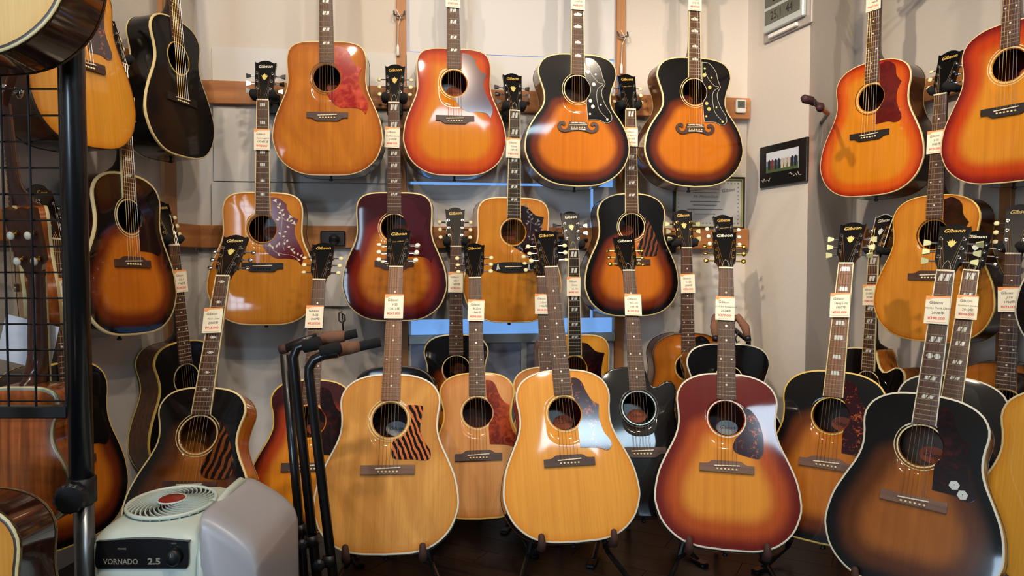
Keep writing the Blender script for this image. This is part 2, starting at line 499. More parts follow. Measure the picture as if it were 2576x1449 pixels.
# floor planks, laid at an angle
pm = MB().box(0, 0.748, 0, 0.098, -0.012, 0.0).mesh()
FANG = 28.0
mrot = Rz(-FANG)
for r_ in range(-4, 36):
    for c_ in range(-4, 8):
        p = mrot @ Vector((c_ * 0.75 - (r_ % 3) * 0.25 - 1.4, r_ * 0.10 - 0.4, 0))
        q = p + mrot @ Vector((0.375, 0.05, 0))
        if -1.55 < q.x < 1.75 and 1.25 < q.y < 3.25:
            add('floor_plank', pm, 'floor_wood', fl, T(p) @ mrot)

def on_back(u, out=0.0):
    """point on the back wall at photo column u (image x), 'out' metres into the room"""
    k = (u - CXP) / FPX; t = math.tan(R(WBY))
    Y = (WB.y - t * WB.x - out / math.cos(R(WBY))) / (1 - t * k)
    return Vector((k * Y, Y, 0))
def wall_frame(origin, dirv):
    return T(origin) @ Matrix.Rotation(math.atan2(dirv.y, dirv.x), 4, 'Z')
BD = Vector((math.cos(R(8)), math.sin(R(8)), 0))
def rail(name, a, dirv, length, z, parent=None, h=0.092, d=0.040):
    m = wall_frame(a, dirv)
    me = MB().box(0, length, -d, -0.0205, z - h / 2, z + h / 2, bev=0.003).mesh()
    return add(name, me, 'pine_rail', None, m, 'structure')
RAILZ = (1.628, 1.048, 2.21)
blen = (on_back(1872) - C_BL).length
for i, z in enumerate(RAILZ):
    rail('trim_%d' % (i + 1), C_BL + BD * 0.02, BD, blen - 0.02, z)
for i, z in enumerate(RAILZ):
    rail('trim_%d' % (i + 4), C_BL + LD * 2.2, -LD, 2.16, z)
for i, z in enumerate(RAILZ):
    rail('trim_%d' % (i + 7), C_IN + RD * (0.10 if i == 1 else 0.3), RD, 2.0, z)
def post(name, origin, dirv, w, d, z0=0.0, z1=CEIL - 0.002, mat='pine_post'):
    me = MB().box(-w / 2, w / 2, -d, 0.0, z0, z1, bev=0.002).mesh()
    return add(name, me, mat, None, wall_frame(origin, dirv), 'structure')
post('trim_10', on_back(1013), BD, 0.04, 0.019)
post('trim_11', on_back(1556), BD, 0.04, 0.019)
post('trim_12', C_BL + LD * 0.20, -LD, 0.075, 0.019)
post('trim_13', C_IN + RD * 0.86, RD, 0.05, 0.019)

# covered window between the posts: glowing pane, boards in front, sill
wa, wb = on_back(1034), on_back(1538)
ww = (wb - wa).length
wm = wall_frame(wa, BD)
win = bpy.data.objects.new('window_1', None); COL.objects.link(win); win.matrix_basis = wm; win['kind'] = 'structure'
add('pane', MB().box(0, ww, -0.012, -0.002, 0.62, 2.3).mesh(), 'sky_glow', win)
add('lower_pane', MB().box(0, ww, -0.012, -0.002, 0.10, 0.60).mesh(), 'glass_blue', win)
add('sill', MB().box(-0.01, ww + 0.01, -0.026, -0.002, 0.595, 0.635, bev=0.003).mesh(), 'clock_silver', win)
add('mullion', MB().box(ww * 0.55 - 0.012, ww * 0.55 + 0.012, -0.022, -0.002, 0.1, 0.6).mesh(), 'clock_silver', win)
def board(u0, u1, z0, z1, out, label, g='white foam boards covering the wall behind the guitars'):
    a, b = on_back(u0), on_back(u1); L = (b - a).length
    o = add('foam_board', MB().box(0, L, -out - 0.006, -out, z0, z1).mesh(), 'foam_board', None, wall_frame(a, BD))
    return tag1(o, label, 'board', g)
board(545, 1012, 1.275, 1.815, 0.010, 'white foam board on the wall behind the amber guitar with red marbled pickguard')
board(1026, 1482, 1.283, 1.822, 0.014, 'white foam board over the window between the two wooden posts, below the blind')
board(538, 1012, 0.76, 1.27, 0.010, 'white foam board behind the amber guitar with flower-engraved red pickguard')
board(1026, 1482, 0.70, 1.272, 0.014, 'white foam board over the window, just above the blue strip of daylight')
board(1489, 1545, 0.70, 1.272, 0.014, 'narrow white foam board strip between the wide board and the wooden post')
o = add('window_blind', MB().box(0, ww, -0.02, -0.014, 1.825, 2.35).mesh(), 'foam_board', None, wm)
tag1(o, 'pale roller blind pulled down over the window above the boards', 'blind')

# ------------------------------------------------------------------ guitars
MODELS = {
 # half outlines (x, z) from tail to neck, body length, depth at tail / neck, scale, joint fret
 'dread': dict(o=[(0, 0), (.08, .003), (.135, .022), (.18, .062), (.203, .118), (.2065, .155), (.196, .215), (.172, .275), (.153, .32), (.1465, .355), (.1475, .395), (.149, .432), (.145, .465), (.129, .490), (.10, .503), (.06, .508), (0, .508)],
               L=.508, d=(.122, .105), sc=.628),
 'slope': dict(o=[(0, 0), (.08, .004), (.135, .022), (.178, .06), (.2, .108), (.2045, .145), (.195, .205), (.173, .26), (.152, .305), (.141, .345), (.1415, .385), (.147, .42), (.145, .447), (.131, .475), (.106, .495), (.072, .508), (.035, .513), (0, .514)],
               L=.514, d=(.12, .10), sc=.628),
 'jumbo': dict(o=[(0, 0), (.08, .007), (.14, .031), (.188, .075), (.213, .13), (.2155, .172), (.203, .225), (.175, .275), (.148, .312), (.1365, .345), (.141, .385), (.155, .425), (.1625, .455), (.155, .488), (.133, .513), (.1, .526), (.06, .532), (0, .533)],
               L=.533, d=(.122, .103), sc=.645),
 'small': dict(o=[(0, 0), (.07, .004), (.12, .022), (.158, .06), (.178, .106), (.1815, .14), (.173, .185), (.153, .235), (.130, .28), (.116, .318), (.115, .350), (.122, .383), (.1285, .408), (.125, .433), (.109, .457), (.082, .473), (.045, .481), (0, .483)],
               L=.483, d=(.112, .092), sc=.628),
 'uke': dict(o=[(0, 0), (.045, .003), (.078, .016), (.100, .042), (.1105, .075), (.107, .108), (.093, .142), (.078, .17), (.0705, .195), (.072, .222), (.0815, .25), (.0845, .27), (.077, .29), (.058, .301), (.03, .305), (0, .305)],
             L=.305, d=(.075, .065), sc=.432),
}
CUT_SMALL = [(0, 0), (.07, .004), (.12, .022), (.158, .06), (.178, .106), (.1815, .14), (.173, .185), (.153, .235), (.130, .28), (.117, .318), (.117, .352), (.125, .385), (.1275, .41), (.118, .43), (.100, .433), (.080, .422), (.060, .412), (.045, .420), (.036, .445), (.031, .470), (.02, .483), (0, .483)]
CUT_JUMBO = [(0, 0), (.08, .007), (.14, .031), (.188, .075), (.213, .13), (.2155, .172), (.203, .225), (.175, .275), (.150, .312), (.1395, .345), (.144, .385), (.154, .425), (.152, .455), (.136, .474), (.112, .474), (.090, .460), (.068, .450), (.050, .462), (.038, .490), (.031, .516), (.02, .533), (0, .533)]
for k, base, cut in (('small_cut', 'small', CUT_SMALL), ('jumbo_cut', 'jumbo', CUT_JUMBO)):
    MODELS[k] = dict(MODELS[base]); MODELS[k]['r'] = cut
NH = 44
def outline(model):
    def mk():
        M = MODELS[model]
        rt = resample(catmull(M.get('r', M['o']), False, 8), NH + 1)
        lf = resample(catmull(M['o'], False, 8), NH + 1)[::-1]
        lf[:, 0] *= -1
        return np.concatenate([rt[:-1], lf[:-1]])
    return cached(('out', model), mk)
def fretz(M, n): return M['L'] + M['sc'] * (1 - 2 ** (-M.get('jf', 14) / 12)) - M['sc'] * (1 - 2 ** (-n / 12))
def geo(model):
    M = MODELS[model]
    uke = model == 'uke'
    nut = fretz(M, 0)
    end = fretz(M, 18 if uke else 20)
    return dict(nut=nut, end=end, sad=nut - M['sc'], hole=end - (.030 if uke else .058), hr=.031 if uke else .0505,
                wn=.036 if uke else .0435, we=.047 if uke else .0565, bt=.005 if uke else .0065)
def depth_at(M, z): return M['d'][0] + (M['d'][1] - M['d'][0]) * z / M['L']
def edge_dist(P, poly):
    A = poly; B = np.roll(poly, -1, 0); d = B - A; L2 = (d ** 2).sum(1)
    t = np.clip(((P[:, None] - A[None]) * d[None]).sum(2) / L2[None], 0, 1)
    q = A[None] + t[..., None] * d[None]
    return np.sqrt(((P[:, None] - q) ** 2).sum(2)).min(1)
DOME = 0.0028
def top_mesh(model):
    def mk():
        O = outline(model); G = geo(model); n = len(O); C = np.array([0, G['hole']])
        dirs = O - C; ln = np.hypot(*dirs.T)[:, None]; H = C + dirs / ln * G['hr']
        ks = [0, .02, .045, .075, .11, .15, .2, .26, .34, .44, .56, .7, .85, 1.0]
        P = np.concatenate([O * (1 - k) + H * k for k in ks])
        e = edge_dist(P, O); e[:n] = 0
        y = -DOME * np.clip(e / 0.09, 0, 1) ** 0.7
        vs = [(p[0], yy, p[1]) for p, yy in zip(P, y)]
        fs = []
        for k in range(len(ks) - 1):
            for i in range(n):
                j = (i + 1) % n
                fs.append((k * n + i, k * n + j, (k + 1) * n + j, (k + 1) * n + i))
        b = (len(ks) - 1) * n            # thickness at the soundhole
        m0 = len(vs); vs += [(P[b + i][0], y[b + i] + .004, P[b + i][1]) for i in range(n)]
        fs += [(b + i, b + (i + 1) % n, m0 + (i + 1) % n, m0 + i) for i in range(n)]
        me = mesh_py('soundboard', vs, fs, True)
        at = me.attributes.new('edge', 'FLOAT', 'POINT')
        at.data.foreach_set('value', np.concatenate([e, e[b:b + n]]).astype(np.float32))
        return me
    return cached(('top', model), mk)
def side_mesh(model):
    def mk():
        M = MODELS[model]; O = outline(model); n = len(O)
        vs = []
        for f in (0, .5, 1): vs += [(p[0], .0008 + f * (depth_at(M, p[1]) - .0016), p[1]) for p in O]
        fs = [(k * n + i, (k + 1) * n + i, (k + 1) * n + (i + 1) % n, k * n + (i + 1) % n) for k in range(2) for i in range(n)]
        return mesh_py('rim', vs, fs, True)
    return cached(('side', model), mk)
def back_mesh(model):
    def mk():
        M = MODELS[model]; O = outline(model); n = len(O); C = np.array([0, M['L'] * .55])
        vs = []; ks = [0, .12, .3, .6]
        for k in ks:
            for p in O:
                q = p * (1 - k) + C * k
                vs.append((q[0], depth_at(M, q[1]) + .006 * (1 - (1 - k) ** 2), q[1]))
        vs.append((C[0], depth_at(M, C[1]) + .006, C[1]))
        fs = [(k * n + i, (k + 1) * n + i, (k + 1) * n + (i + 1) % n, k * n + (i + 1) % n) for k in range(len(ks) - 1) for i in range(n)]
        l = (len(ks) - 1) * n; c = len(vs) - 1
        fs += [(l + i, c, l + (i + 1) % n) for i in range(n)]
        return mesh_py('back', vs, fs, True)
    return cached(('back', model), mk)
def bind_mesh(model, back=False, w=.0048):
    def mk():
        M = MODELS[model]; O = outline(model); n = len(O)
        tg = np.roll(O, -1, 0) - np.roll(O, 1, 0); tg /= np.hypot(*tg.T)[:, None]
        nr = np.stack([tg[:, 1], -tg[:, 0]], 1)           # outward
        a = O + nr * .0009; b = O - nr * w
        vs = []
        for i in range(n):
            D = depth_at(M, O[i][1]); s = -1 if not back else 1; y0 = 0 if not back else D
            vs += [(a[i][0], y0 - s * .006, a[i][1]), (a[i][0], y0 + s * .0003, a[i][1]), (a[i][0] - nr[i][0] * .0008, y0 + s * .0012, a[i][1] - nr[i][1] * .0008), (b[i][0], y0 + s * .0014, b[i][1])]
        fs = []
        for i in range(n):
            j = (i + 1) % n
            for k in range(3): fs.append((4 * i + k, 4 * i + k + 1, 4 * j + k + 1, 4 * j + k))
        return mesh_py('binding', vs, fs, True)
    return cached(('bind', model, back, w), mk)
def ring_mesh(r0, r1, y=0.0, n=40, th=.0006):
    def mk():
        vs = []
        for r, yy in ((r0, y + th), (r0, y), (r1, y), (r1, y + th)):
            vs += [(r * math.cos(2 * math.pi * k / n), yy, r * math.sin(2 * math.pi * k / n)) for k in range(n)]
        fs = [(q * n + k, q * n + (k + 1) % n, (q + 1) * n + (k + 1) % n, (q + 1) * n + k) for q in range(3) for k in range(n)]
        return mesh_py('ring', vs, fs)
    return cached(('ring', r0, r1, y, n), mk)
def board_mesh(model):
    def mk():
        G = geo(model); a, b = G['wn'] / 2, G['we'] / 2
        vs = []
        for z, w in ((G['nut'], a), (G['end'], b)):
            for x, y in ((-w, .0), (-w, -G['bt'] + .001), (-w * .6, -G['bt']), (w * .6, -G['bt']), (w, -G['bt'] + .001), (w, .0)): vs.append((x, y, z))
        fs = [(i, i + 1, i + 7, i + 6) for i in range(5)] + [(5, 4, 3, 2, 1, 0), (6, 7, 8, 9, 10, 11), (0, 6, 11, 5)]
        return mesh_py('fretboard', vs, fs)
    return cached(('board', model), mk)
def bbind_mesh(model):
    def mk():
        G = geo(model); a, b = G['wn'] / 2, G['we'] / 2; m = MB(); y0 = -G['bt'] - .0003
        for s in (-1, 1):
            vs = []
            for z, w in ((G['nut'], a), (G['end'], b)):
                x0, x1 = s * (w - .0018), s * (w + .0009)
                vs += [(x0, y0, z), (x1, y0, z), (x1, -.0005, z), (x0, -.0005, z)]
            m.put(vs, [(0, 1, 5, 4), (1, 2, 6, 5), (2, 3, 7, 6), (3, 0, 4, 7), (3, 2, 1, 0), (4, 5, 6, 7)])
        return m.mesh()
    return cached(('bbind', model), mk)
def neck_mesh(model):
    def mk():
        M = MODELS[model]; G = geo(model); L = M['L']; nut = G['nut']; jd = depth_at(M, L)
        def w(z): return (G['wn'] + (G['we'] - G['wn']) * (nut - z) / (nut - G['end'])) / 2
        sec = [(nut + .003, w(nut), .017), (nut - .03, w(nut - .03), .0185), (L + .12, w(L + .12), .0205), (L + .06, w(L + .06), .024), (L + .04, w(L + .04) * .98, .031), (L + .024, w(L) * .93, .046), (L + .012, w(L) * .85, jd * .72), (L + .004, w(L) * .8, jd * .96), (L - .006, w(L) * .78, jd * .97)]
        n = 9; vs = []
        for z, hw, d in sec:
            for k in range(n):
                t = math.pi * k / (n - 1)
                vs.append((-hw * math.cos(t), d * (max(0, math.sin(t)) ** .8), z))
        fs = [(i * n + k, i * n + k + 1, (i + 1) * n + k + 1, (i + 1) * n + k) for i in range(len(sec) - 1) for k in range(n - 1)]
        return mesh_py('neck', vs, fs, True)
    return cached(('neck', model), mk)
HALF_HEAD = [(.0215, -.004), (.0225, .010), (.0265, .024), (.0325, .035), (.0338, .05), (.0352, .09), (.0375, .135), (.0398, .1635), (.0335, .1595), (.027, .1608), (.018, .1665), (.008, .1698)]
HALF_HEAD_CORT = [(.0215, -.004), (.0225, .012), (.029, .03), (.0335, .045), (.035, .09), (.037, .14), (.0375, .155), (.026, .158), (.019, .168), (.010, .171)]
HALF_HEAD_UKE = [(.018, -.004), (.019, .012), (.0245, .026), (.031, .034), (.033, .06), (.034, .11), (.035, .150), (.026, .155), (.014, .149), (.006, .150)]
def head_mesh(style='g'):
    def mk():
        h = {'g': HALF_HEAD, 'c': HALF_HEAD_CORT, 'u': HALF_HEAD_UKE}[style]
        pts = [(x, z) for x, z in h] + [(0, h[-1][1] + (.001 if style != 'u' else .004))] + [(-x, z) for x, z in reversed(h)]
        me = MB().prism(pts, 0.0, .0145).mesh('headstock')
        me.materials.append(None)
        for p in me.polygons: p.material_index = 1 if abs(p.normal.y) < .5 or p.normal.y > .5 else 0
        return me
    return cached(('head', style), mk)
HT = 18.0
def tuner_meshes(style):
    def mk():
        b = MB(); b.lathe([(.0062, .0002), (.0058, -.0016), (.0034, -.0018), (.0034, -.0085), (.0028, -.0092)], 10)
        b.tube([(.006, .019, 0), (.030, .019, 0)], .0024, 6)
        b.box(-.007, .009, .0146, .0235, -.006, .006)
        return b.mesh(smooth=False)
    def bt():
        b = MB()
        if style == 'key':      # tulip shaped button
            prof = [(-.002, .004), (.002, .0062), (.009, .0078), (.0145, .0095), (.017, .008), (.0165, -.008), (.0145, -.0095), (.009, -.0078), (.002, -.0062), (-.002, -.004)]
            b.prism([(x, z) for x, z in prof], -.0034, .0034)
        else:
            n, k = 12, 6
            vs = []
            for i in range(k + 1):
                t = math.pi * i / k
                for j in range(n):
                    a = 2 * math.pi * j / n
                    vs.append((.0065 - .0085 * math.cos(t), .0042 * math.sin(t) * math.cos(a), .0088 * math.sin(t) * math.sin(a)))
            fs = [(i * n + j, i * n + (j + 1) % n, (i + 1) * n + (j + 1) % n, (i + 1) * n + j) for i in range(k) for j in range(n)]
            b.put(vs, fs)
        return b.mesh(smooth=style != 'key')
    return cached(('tuner',), mk), cached(('button', style), bt)
UNIT = None
def unit_box():
    return cached(('unit',), lambda: MB().box(-.5, .5, -.5, .5, -.5, .5).mesh())
def bar(name, x0, x1, y0, y1, z0, z1, mat, parent, rot=None):
    m = T(((x0 + x1) / 2, (y0 + y1) / 2, (z0 + z1) / 2))
    if rot is not None: m = m @ rot
    return add(name, unit_box(), mat, parent, m @ S3(x1 - x0, y1 - y0, z1 - z0))
def fret_mesh():
    return cached(('fret',), lambda: MB().put([(-.5, 0, -.0015), (-.5, -.0013, 0), (-.5, 0, .0015), (.5, 0, -.0015), (.5, -.0013, 0), (.5, 0, .0015)],
                                              [(0, 1, 4, 3), (1, 2, 5, 4), (0, 2, 1), (3, 4, 5)]).mesh())
def prism_cached(key, poly, y0=-.0004, y1=.0004): return cached(('pr', key), lambda: MB().prism(poly, y0, y1).mesh())
def disc(key, r, n=14, y0=-.0004, y1=.0004):
    return prism_cached(('disc', key, r), [(r * math.cos(2 * math.pi * k / n), r * math.sin(2 * math.pi * k / n)) for k in range(n)], y0, y1)
PAR = [(-.0065, -.008), (.0025, -.008), (.0065, .008), (-.0025, .008)]          # leaning parallelogram
CROWN_INLAY = [(-.014, -.006), (.014, -.006), (.0165, .0), (.0125, .0035), (.0115, .0015), (.008, .0055), (.005, .003), (0, .009), (-.005, .003), (-.008, .0055), (-.0115, .0015), (-.0125, .0035), (-.0165, .0)]
FLAKE = [(-.0115, 0), (-.0055, .002), (-.004, .005), (0, .0035), (.004, .005), (.0055, .002), (.0115, 0), (.0055, -.002), (.004, -.005), (0, -.0035), (-.004, -.005), (-.0055, -.002)]
TRAP = [(-.0145, -.007), (.0145, -.007), (.0125, .007), (-.0125, .007)]
BLOCK = [(-.009, -.006), (.009, -.006), (.009, .006), (-.009, .006)]
CREST = [(0, -.013), (.007, -.007), (.0085, -.002), (.0125, .006), (.0075, .003), (.0065, .010), (.003, .006), (0, .0135), (-.003, .006), (-.0065, .010), (-.0075, .003), (-.0125, .006), (-.0085, -.002), (-.007, -.007)]
def do_inlays(root, model, style, mat='pearl'):
    M = MODELS[model]; G = geo(model); y = -G['bt'] - .0002
    def zc(n): return (fretz(M, n) + fretz(M, n - 1)) / 2
    def put(me, x, z, s=1.0): add('inlay', me, mat, root, T((x, y, z)) @ S3(s, 1, s))
    if style == 'dots':
        for f in (3, 5, 7, 9, 12, 15, 17):
            if f == 12:
                for s in (-1, 1): put(disc('dot', .0032), s * .0155, zc(f))
            else: put(disc('dot', .0032), 0, zc(f))
    elif style == 'para':
        for f in (1, 3, 5, 7, 9, 12, 15):
            hgt = (fretz(M, f - 1) - fretz(M, f)) * .62 / .016
            for s in (-1, 1): add('inlay', prism_cached('par', PAR), mat, root, T((s * .0068, y, zc(f))) @ S3(1.15, 1, hgt))
    elif style == 'deuce':
        for f in (1, 3, 5, 7, 12, 15):
            hgt = (fretz(M, f - 1) - fretz(M, f)) * .6 / .016
            for s in (-1, 1): add('inlay', prism_cached('par', PAR), mat, root, T((s * .0078, y, zc(f))) @ S3(1.25, 1, hgt))
        for s in (-1, 1): add('inlay', prism_cached('die', [(.0085 * math.cos(R(a)), .0085 * math.sin(R(a))) for a in range(0, 360, 60)]), mat, root, T((s * .009, y, zc(9))))
    elif style in ('crown', 'trap', 'block', 'flake'):
        poly = {'crown': CROWN_INLAY, 'trap': TRAP, 'block': BLOCK, 'flake': FLAKE}[style]
        for f in (1, 3, 5, 7, 9, 12, 15): put(prism_cached(style, poly), 0, zc(f), 1.0 if f < 10 else .85)
# bridges: polygons relative to the saddle line (x, z)
BRIDGES = {
 'rect': [(-.077, -.017), (.077, -.017), (.077, .009), (-.077, .009)],
 'bellyup': sharp_curve([(-.077, -.019, 1), (.077, -.019, 1), (.077, .004, 1), (.055, .005), (.044, .012), (.036, .0145, 1), (-.036, .0145, 1), (-.044, .012), (-.055, .005), (-.077, .004, 1)], 4),
 'bellydown': sharp_curve([(-.077, .011, 1), (-.077, -.010, 1), (-.058, -.011), (-.048, -.018), (-.040, -.022, 1), (.040, -.022, 1), (.048, -.018), (.058, -.011), (.077, -.010, 1), (.077, .011, 1)], 4),
 'dove': sharp_curve([(-.092, -.012, 1), (-.086, .0), (-.092, .012, 1), (-.075, .012), (-.05, .0165), (0, .0185), (.05, .0165), (.075, .012), (.092, .012, 1), (.086, .0), (.092, -.012, 1), (.072, -.015), (.045, -.0225), (0, -.024), (-.045, -.0225), (-.072, -.015)], 4),
 'moustache': sharp_curve([(.036, .013, 1), (.039, .001), (.045, -.012), (.056, -.0185), (.066, -.014), (.071, -.004), (.0665, .0025), (.06, -.003), (.053, .001), (.0545, .0105), (.064, .0148), (.0765, .0105), (.0845, -.002), (.081, -.017), (.068, -.027), (.05, -.0295), (.03, -.0235), (0, -.02), (-.03, -.0235), (-.05, -.0295), (-.068, -.027), (-.081, -.017), (-.0845, -.002), (-.0765, .0105), (-.064, .0148), (-.0545, .0105), (-.053, .001), (-.06, -.003), (-.0665, .0025), (-.071, -.004), (-.066, -.014), (-.056, -.0185), (-.045, -.012), (-.039, .001), (-.036, .013, 1)], 4),
}
# pickguards: relative to the soundhole centre
ARC = [(.0385, -.038), (.0505, -.019), (.054, .002), (.049, .022), (.037, .039)]
GUARDS = {
 'tear': [(.047, .034), (.071, .028), (.093, -.005), (.104, -.05), (.103, -.092), (.091, -.112), (.059, -.109), (.027, -.099), (.018, -.084), (.025, -.060), (.043, -.040), (.056, -.012), (.055, .014)],
 'fifties': [(.030, .112, 1), (.047, .110), (.063, .095), (.072, .068), (.088, .038), (.1085, .0235, 1), (.105, -.0135), (.114, -.059), (.131, -.086), (.134, -.104), (.119, -.117), (.093, -.109), (.038, -.106, 1), (.036, -.052, 1)] + ARC + [(.031, .052, 1)],
 'wing': [(.031, .122, 1), (.062, .117), (.088, .096, 1), (.090, .078), (.107, .052), (.131, .039, 1), (.119, .008), (.122, -.0285), (.140, -.065), (.153, -.101), (.1435, -.135, 1), (.127, -.1166), (.093, -.111), (.052, -.111), (.021, -.093), (-.0025, -.060, 1), (.022, -.051)] + ARC + [(.031, .052, 1)],
 'jumbo': [(.033, .126, 1), (.066, .121), (.094, .089), (.104, .054), (.116, .026, 1), (.100, -.0086), (.113, -.054), (.140, -.0975), (.141, -.123), (.119, -.134), (.088, -.123), (.042, -.123, 1), (.036, -.054, 1)] + ARC + [(.033, .052, 1)],
 'fire': [(.0475, .0425), (.088, .0425), (.0966, .032), (.089, -.0255), (.101, -.060), (.121, -.0936), (.1136, -.116), (.067, -.115), (.020, -.113), (.009, -.101), (.0125, -.062), (.040, -.048), (.060, -.014), (.060, .018)],
 'firetear': [(.060, .038), (.080, .012), (.0956, -.018), (.113, -.077), (.107, -.119), (.0425, -.121), (.0236, -.100), (.030, -.070), (.050, -.038), (.062, -.005)],
 'dove': [(.031, .108, 1), (.056, .102), (.0905, .071), (.127, .064, 1), (.117, .023), (.112, -.020), (.118, -.062), (.135, -.105, 1), (.108, -.098), (.084, -.150, 1), (.070, -.110), (.05, -.0876), (.02, -.070), (-.002, -.0575, 1), (.022, -.051)] + ARC + [(.031, .052, 1)],
 'sixties': [(.030, .122, 1), (.060, .127), (.088, .105), (.095, .0676), (.114, .040, 1), (.100, .008), (.100, -.035), (.119, -.084), (.114, -.103), (.094, -.108), (.070, -.101), (.022, -.104, 1), (.021, -.062, 1)] + ARC + [(.031, .052, 1)],
}
def string_set(root, model, nstr=6, bright='string_bronze'):
    M = MODELS[model]; G = geo(model); hp = (15 if model != 'uke' else 12)
    def mk(i):
        f = i / (nstr - 1)
        xn = (f - .5) * (G['wn'] - .0075); xs = (f - .5) * (.0535 if nstr == 6 else .040)
        half = nstr // 2
        order = i if i < half else nstr - 1 - i
        hv = (.047, .080, .113)[order] if nstr == 6 else (.040, .098)[order]
        sx = -1 if i < half else 1
        p = head_point(model, sx * (.0245 + .002 * order - .003), -.0045, hv)
        pts = [p, (xn, -G['bt'] - .0022, G['nut'] + .001), (xs, -.0115, G['sad']), (xs, -.0085, G['sad'] - .007)]
        return MB().tube(pts, .00062 if i < half else .0005, 4).mesh()
    for i in range(nstr):
        add('string', cached(('str', model, nstr, i), lambda: mk(i)), bright if i < nstr // 2 + 1 else 'string_steel', root)
def head_mtx(model):
    G = geo(model)
    return T((0, -.0035, G['nut'] + .003)) @ Rx(-HT)
def head_point(model, u, y, v):
    return tuple(head_mtx(model) @ Vector((u, y, v)))
def pose(pos, yaw, lean, roll):
    return T(pos) @ Rz(yaw) @ Rx(-lean) @ Ry(roll)
GUITARS = {}
def guitar(key, model, pos, yaw, lean, roll, label, short, top, side='mahogany_dark', back=None, bind='bind_cream', neck='neck_dark',
           board='board_rosewood', bbind=None, inlay='dots', bridge='bellyup', bridge_mat='bridge_rose', guard=None, guard_mat='guard_tort',
           rosette=('bind_cream',), tuner='oval', button='button_cream', metal='chrome', logo='gold_print', crest=None, truss=False, banner=None,
           pins='pin_cream', inside='label_orange', head='g', bindw=.0042, deco=None, group=None, name='acoustic_guitar', cat='guitar', scale=1.0, purf=None, hedge=None):
    M = MODELS[model]; G = geo(model); uke = model == 'uke'
    mtx = pose(pos, yaw, lean, roll)
    if scale != 1.0: mtx = mtx @ Matrix.Scale(scale, 4)
    root = thing(name, label, cat, mtx, group)
    add('soundboard', top_mesh(model), top, root)
    rim = add('rim', side_mesh(model), side, root)
    add('back_plate', back_mesh(model), back or side, root)
    add('binding', bind_mesh(model, False, bindw), bind, root)
    add('back_binding', bind_mesh(model, True, .003), bind, root)
    if purf:
        add('purfling', bind_mesh(model, False, .0095), purf, root, T((0, .0005, 0)))
        add('back_purfling', bind_mesh(model, True, .0085), purf, root, T((0, -.0005, 0)))
    add('end_pin', cached(('endpin',), lambda: MB().lathe([(.004, 0), (.004, -.006), (.0075, -.008), (.0075, -.013), (.003, -.015)], 10, None, 'Z').mesh()), 'black_plastic', root, T((0, depth_at(M, 0) / 2, .001)))
    hz = G['hole']
    rr = G['hr'] + .0035
    for i, rm in enumerate(rosette):
        r0 = rr + i * .0085
        add('rosette', ring_mesh(r0, r0 + (.0038 if i == 0 else .0022), -DOME - .0007), rm, root, T((0, 0, hz)))
    if inside:
        lm = cached(('label',), lambda: MB().prism([(.033 * math.cos(2 * math.pi * k / 24), .023 * math.sin(2 * math.pi * k / 24)) for k in range(24)], -.0004, .0004).mesh())
        lo = add('paper_label', lm, inside, root, T((.012, depth_at(M, hz) + .0035, hz - .005)))
        if not uke:
            add('label_print', text_mesh('Gibson', .016, .3), 'ink_dark', lo, T((0, -.0012, -.005)))
    # neck
    add('fretboard', board_mesh(model), board, root)
    if bbind: add('fretboard_binding', bbind_mesh(model), bbind, root)
    nk = add('neck', neck_mesh(model), neck, root)
    for n in range(1, 19 if uke else 21):
        z = fretz(M, n); w = G['wn'] + (G['we'] - G['wn']) * (G['nut'] - z) / (G['nut'] - G['end'])
        if z > G['end'] + .003: add('fret', fret_mesh(), 'fret_wire', root, T((0, -G['bt'] + .0001, z)) @ S3(w * .97, 1, 1))
    do_inlays(root, model, inlay)
    bar('nut', -G['wn'] / 2, G['wn'] / 2, -G['bt'] - .0022, .0, G['nut'] - .0005, G['nut'] + .0045, 'nut_bone', root)
    # headstock and its fittings
    HM = head_mtx(model)
    hs = add('headstock', head_mesh(head), 'head_black', root, HM)
    if len(hs.material_slots) > 1:
        hs.material_slots[1].link = 'OBJECT'; hs.material_slots[1].material = MATS[neck]
    if uke: hs.material_slots[0].material = MATS[neck]
    if hedge:
        hp_ = [(x, z) for x, z in HALF_HEAD] + [(0, .171)] + [(-x, z) for x, z in reversed(HALF_HEAD)]
        add('headstock_edge', cached(('hedge',), lambda: MB().tube([(x, -.0004, z) for x, z in hp_], .0016, 6).mesh()), hedge, hs)
    if logo:
        txt = {'g': 'Gibson', 'c': 'Cort'}[head] if head != 'u' else None
        if txt: add('logo', text_mesh(txt, .0185, .28, .0004), logo, hs, T((0, -.0006, .1385)) @ Ry(-4))
    if crest: add('crest_inlay', prism_cached('crest', CREST), crest, hs, T((0, -.0002, .099)) @ S3(1, 1, 1.15))
    if banner: add('banner', text_mesh('Only a Gibson', .0068, .35), banner, hs, T((0, -.0006, .108)) @ Ry(-8))
    if truss:
        tc = add('truss_cover', prism_cached('truss', sharp_curve([(-.0095, .004, 1), (.0095, .004, 1), (.0095, .014), (.006, .026), (.0, .036, 1), (-.006, .026), (-.0095, .014)], 4), -.0012, .0002), 'head_black', hs)
        add('cover_edge', cached(('tedge',), lambda: MB().tube([(x, -.0013, z) for x, z in sharp_curve([(-.0095, .004, 1), (.0095, .004, 1), (.0095, .014), (.006, .026), (.0, .036, 1), (-.006, .026), (-.0095, .014)], 4)], .0005, 4).mesh()), 'bind_white', tc)
    tb, bt = tuner_meshes(tuner)
    if uke: tb = cached(('peg',), lambda: MB().lathe([(.0045, -.009), (.0045, .0), (.0062, .0145), (.0062, .019), (.0035, .021), (.0035, .028)], 10).mesh(smooth=True))
    rows = (.047, .080, .113) if not uke else (.040, .098)
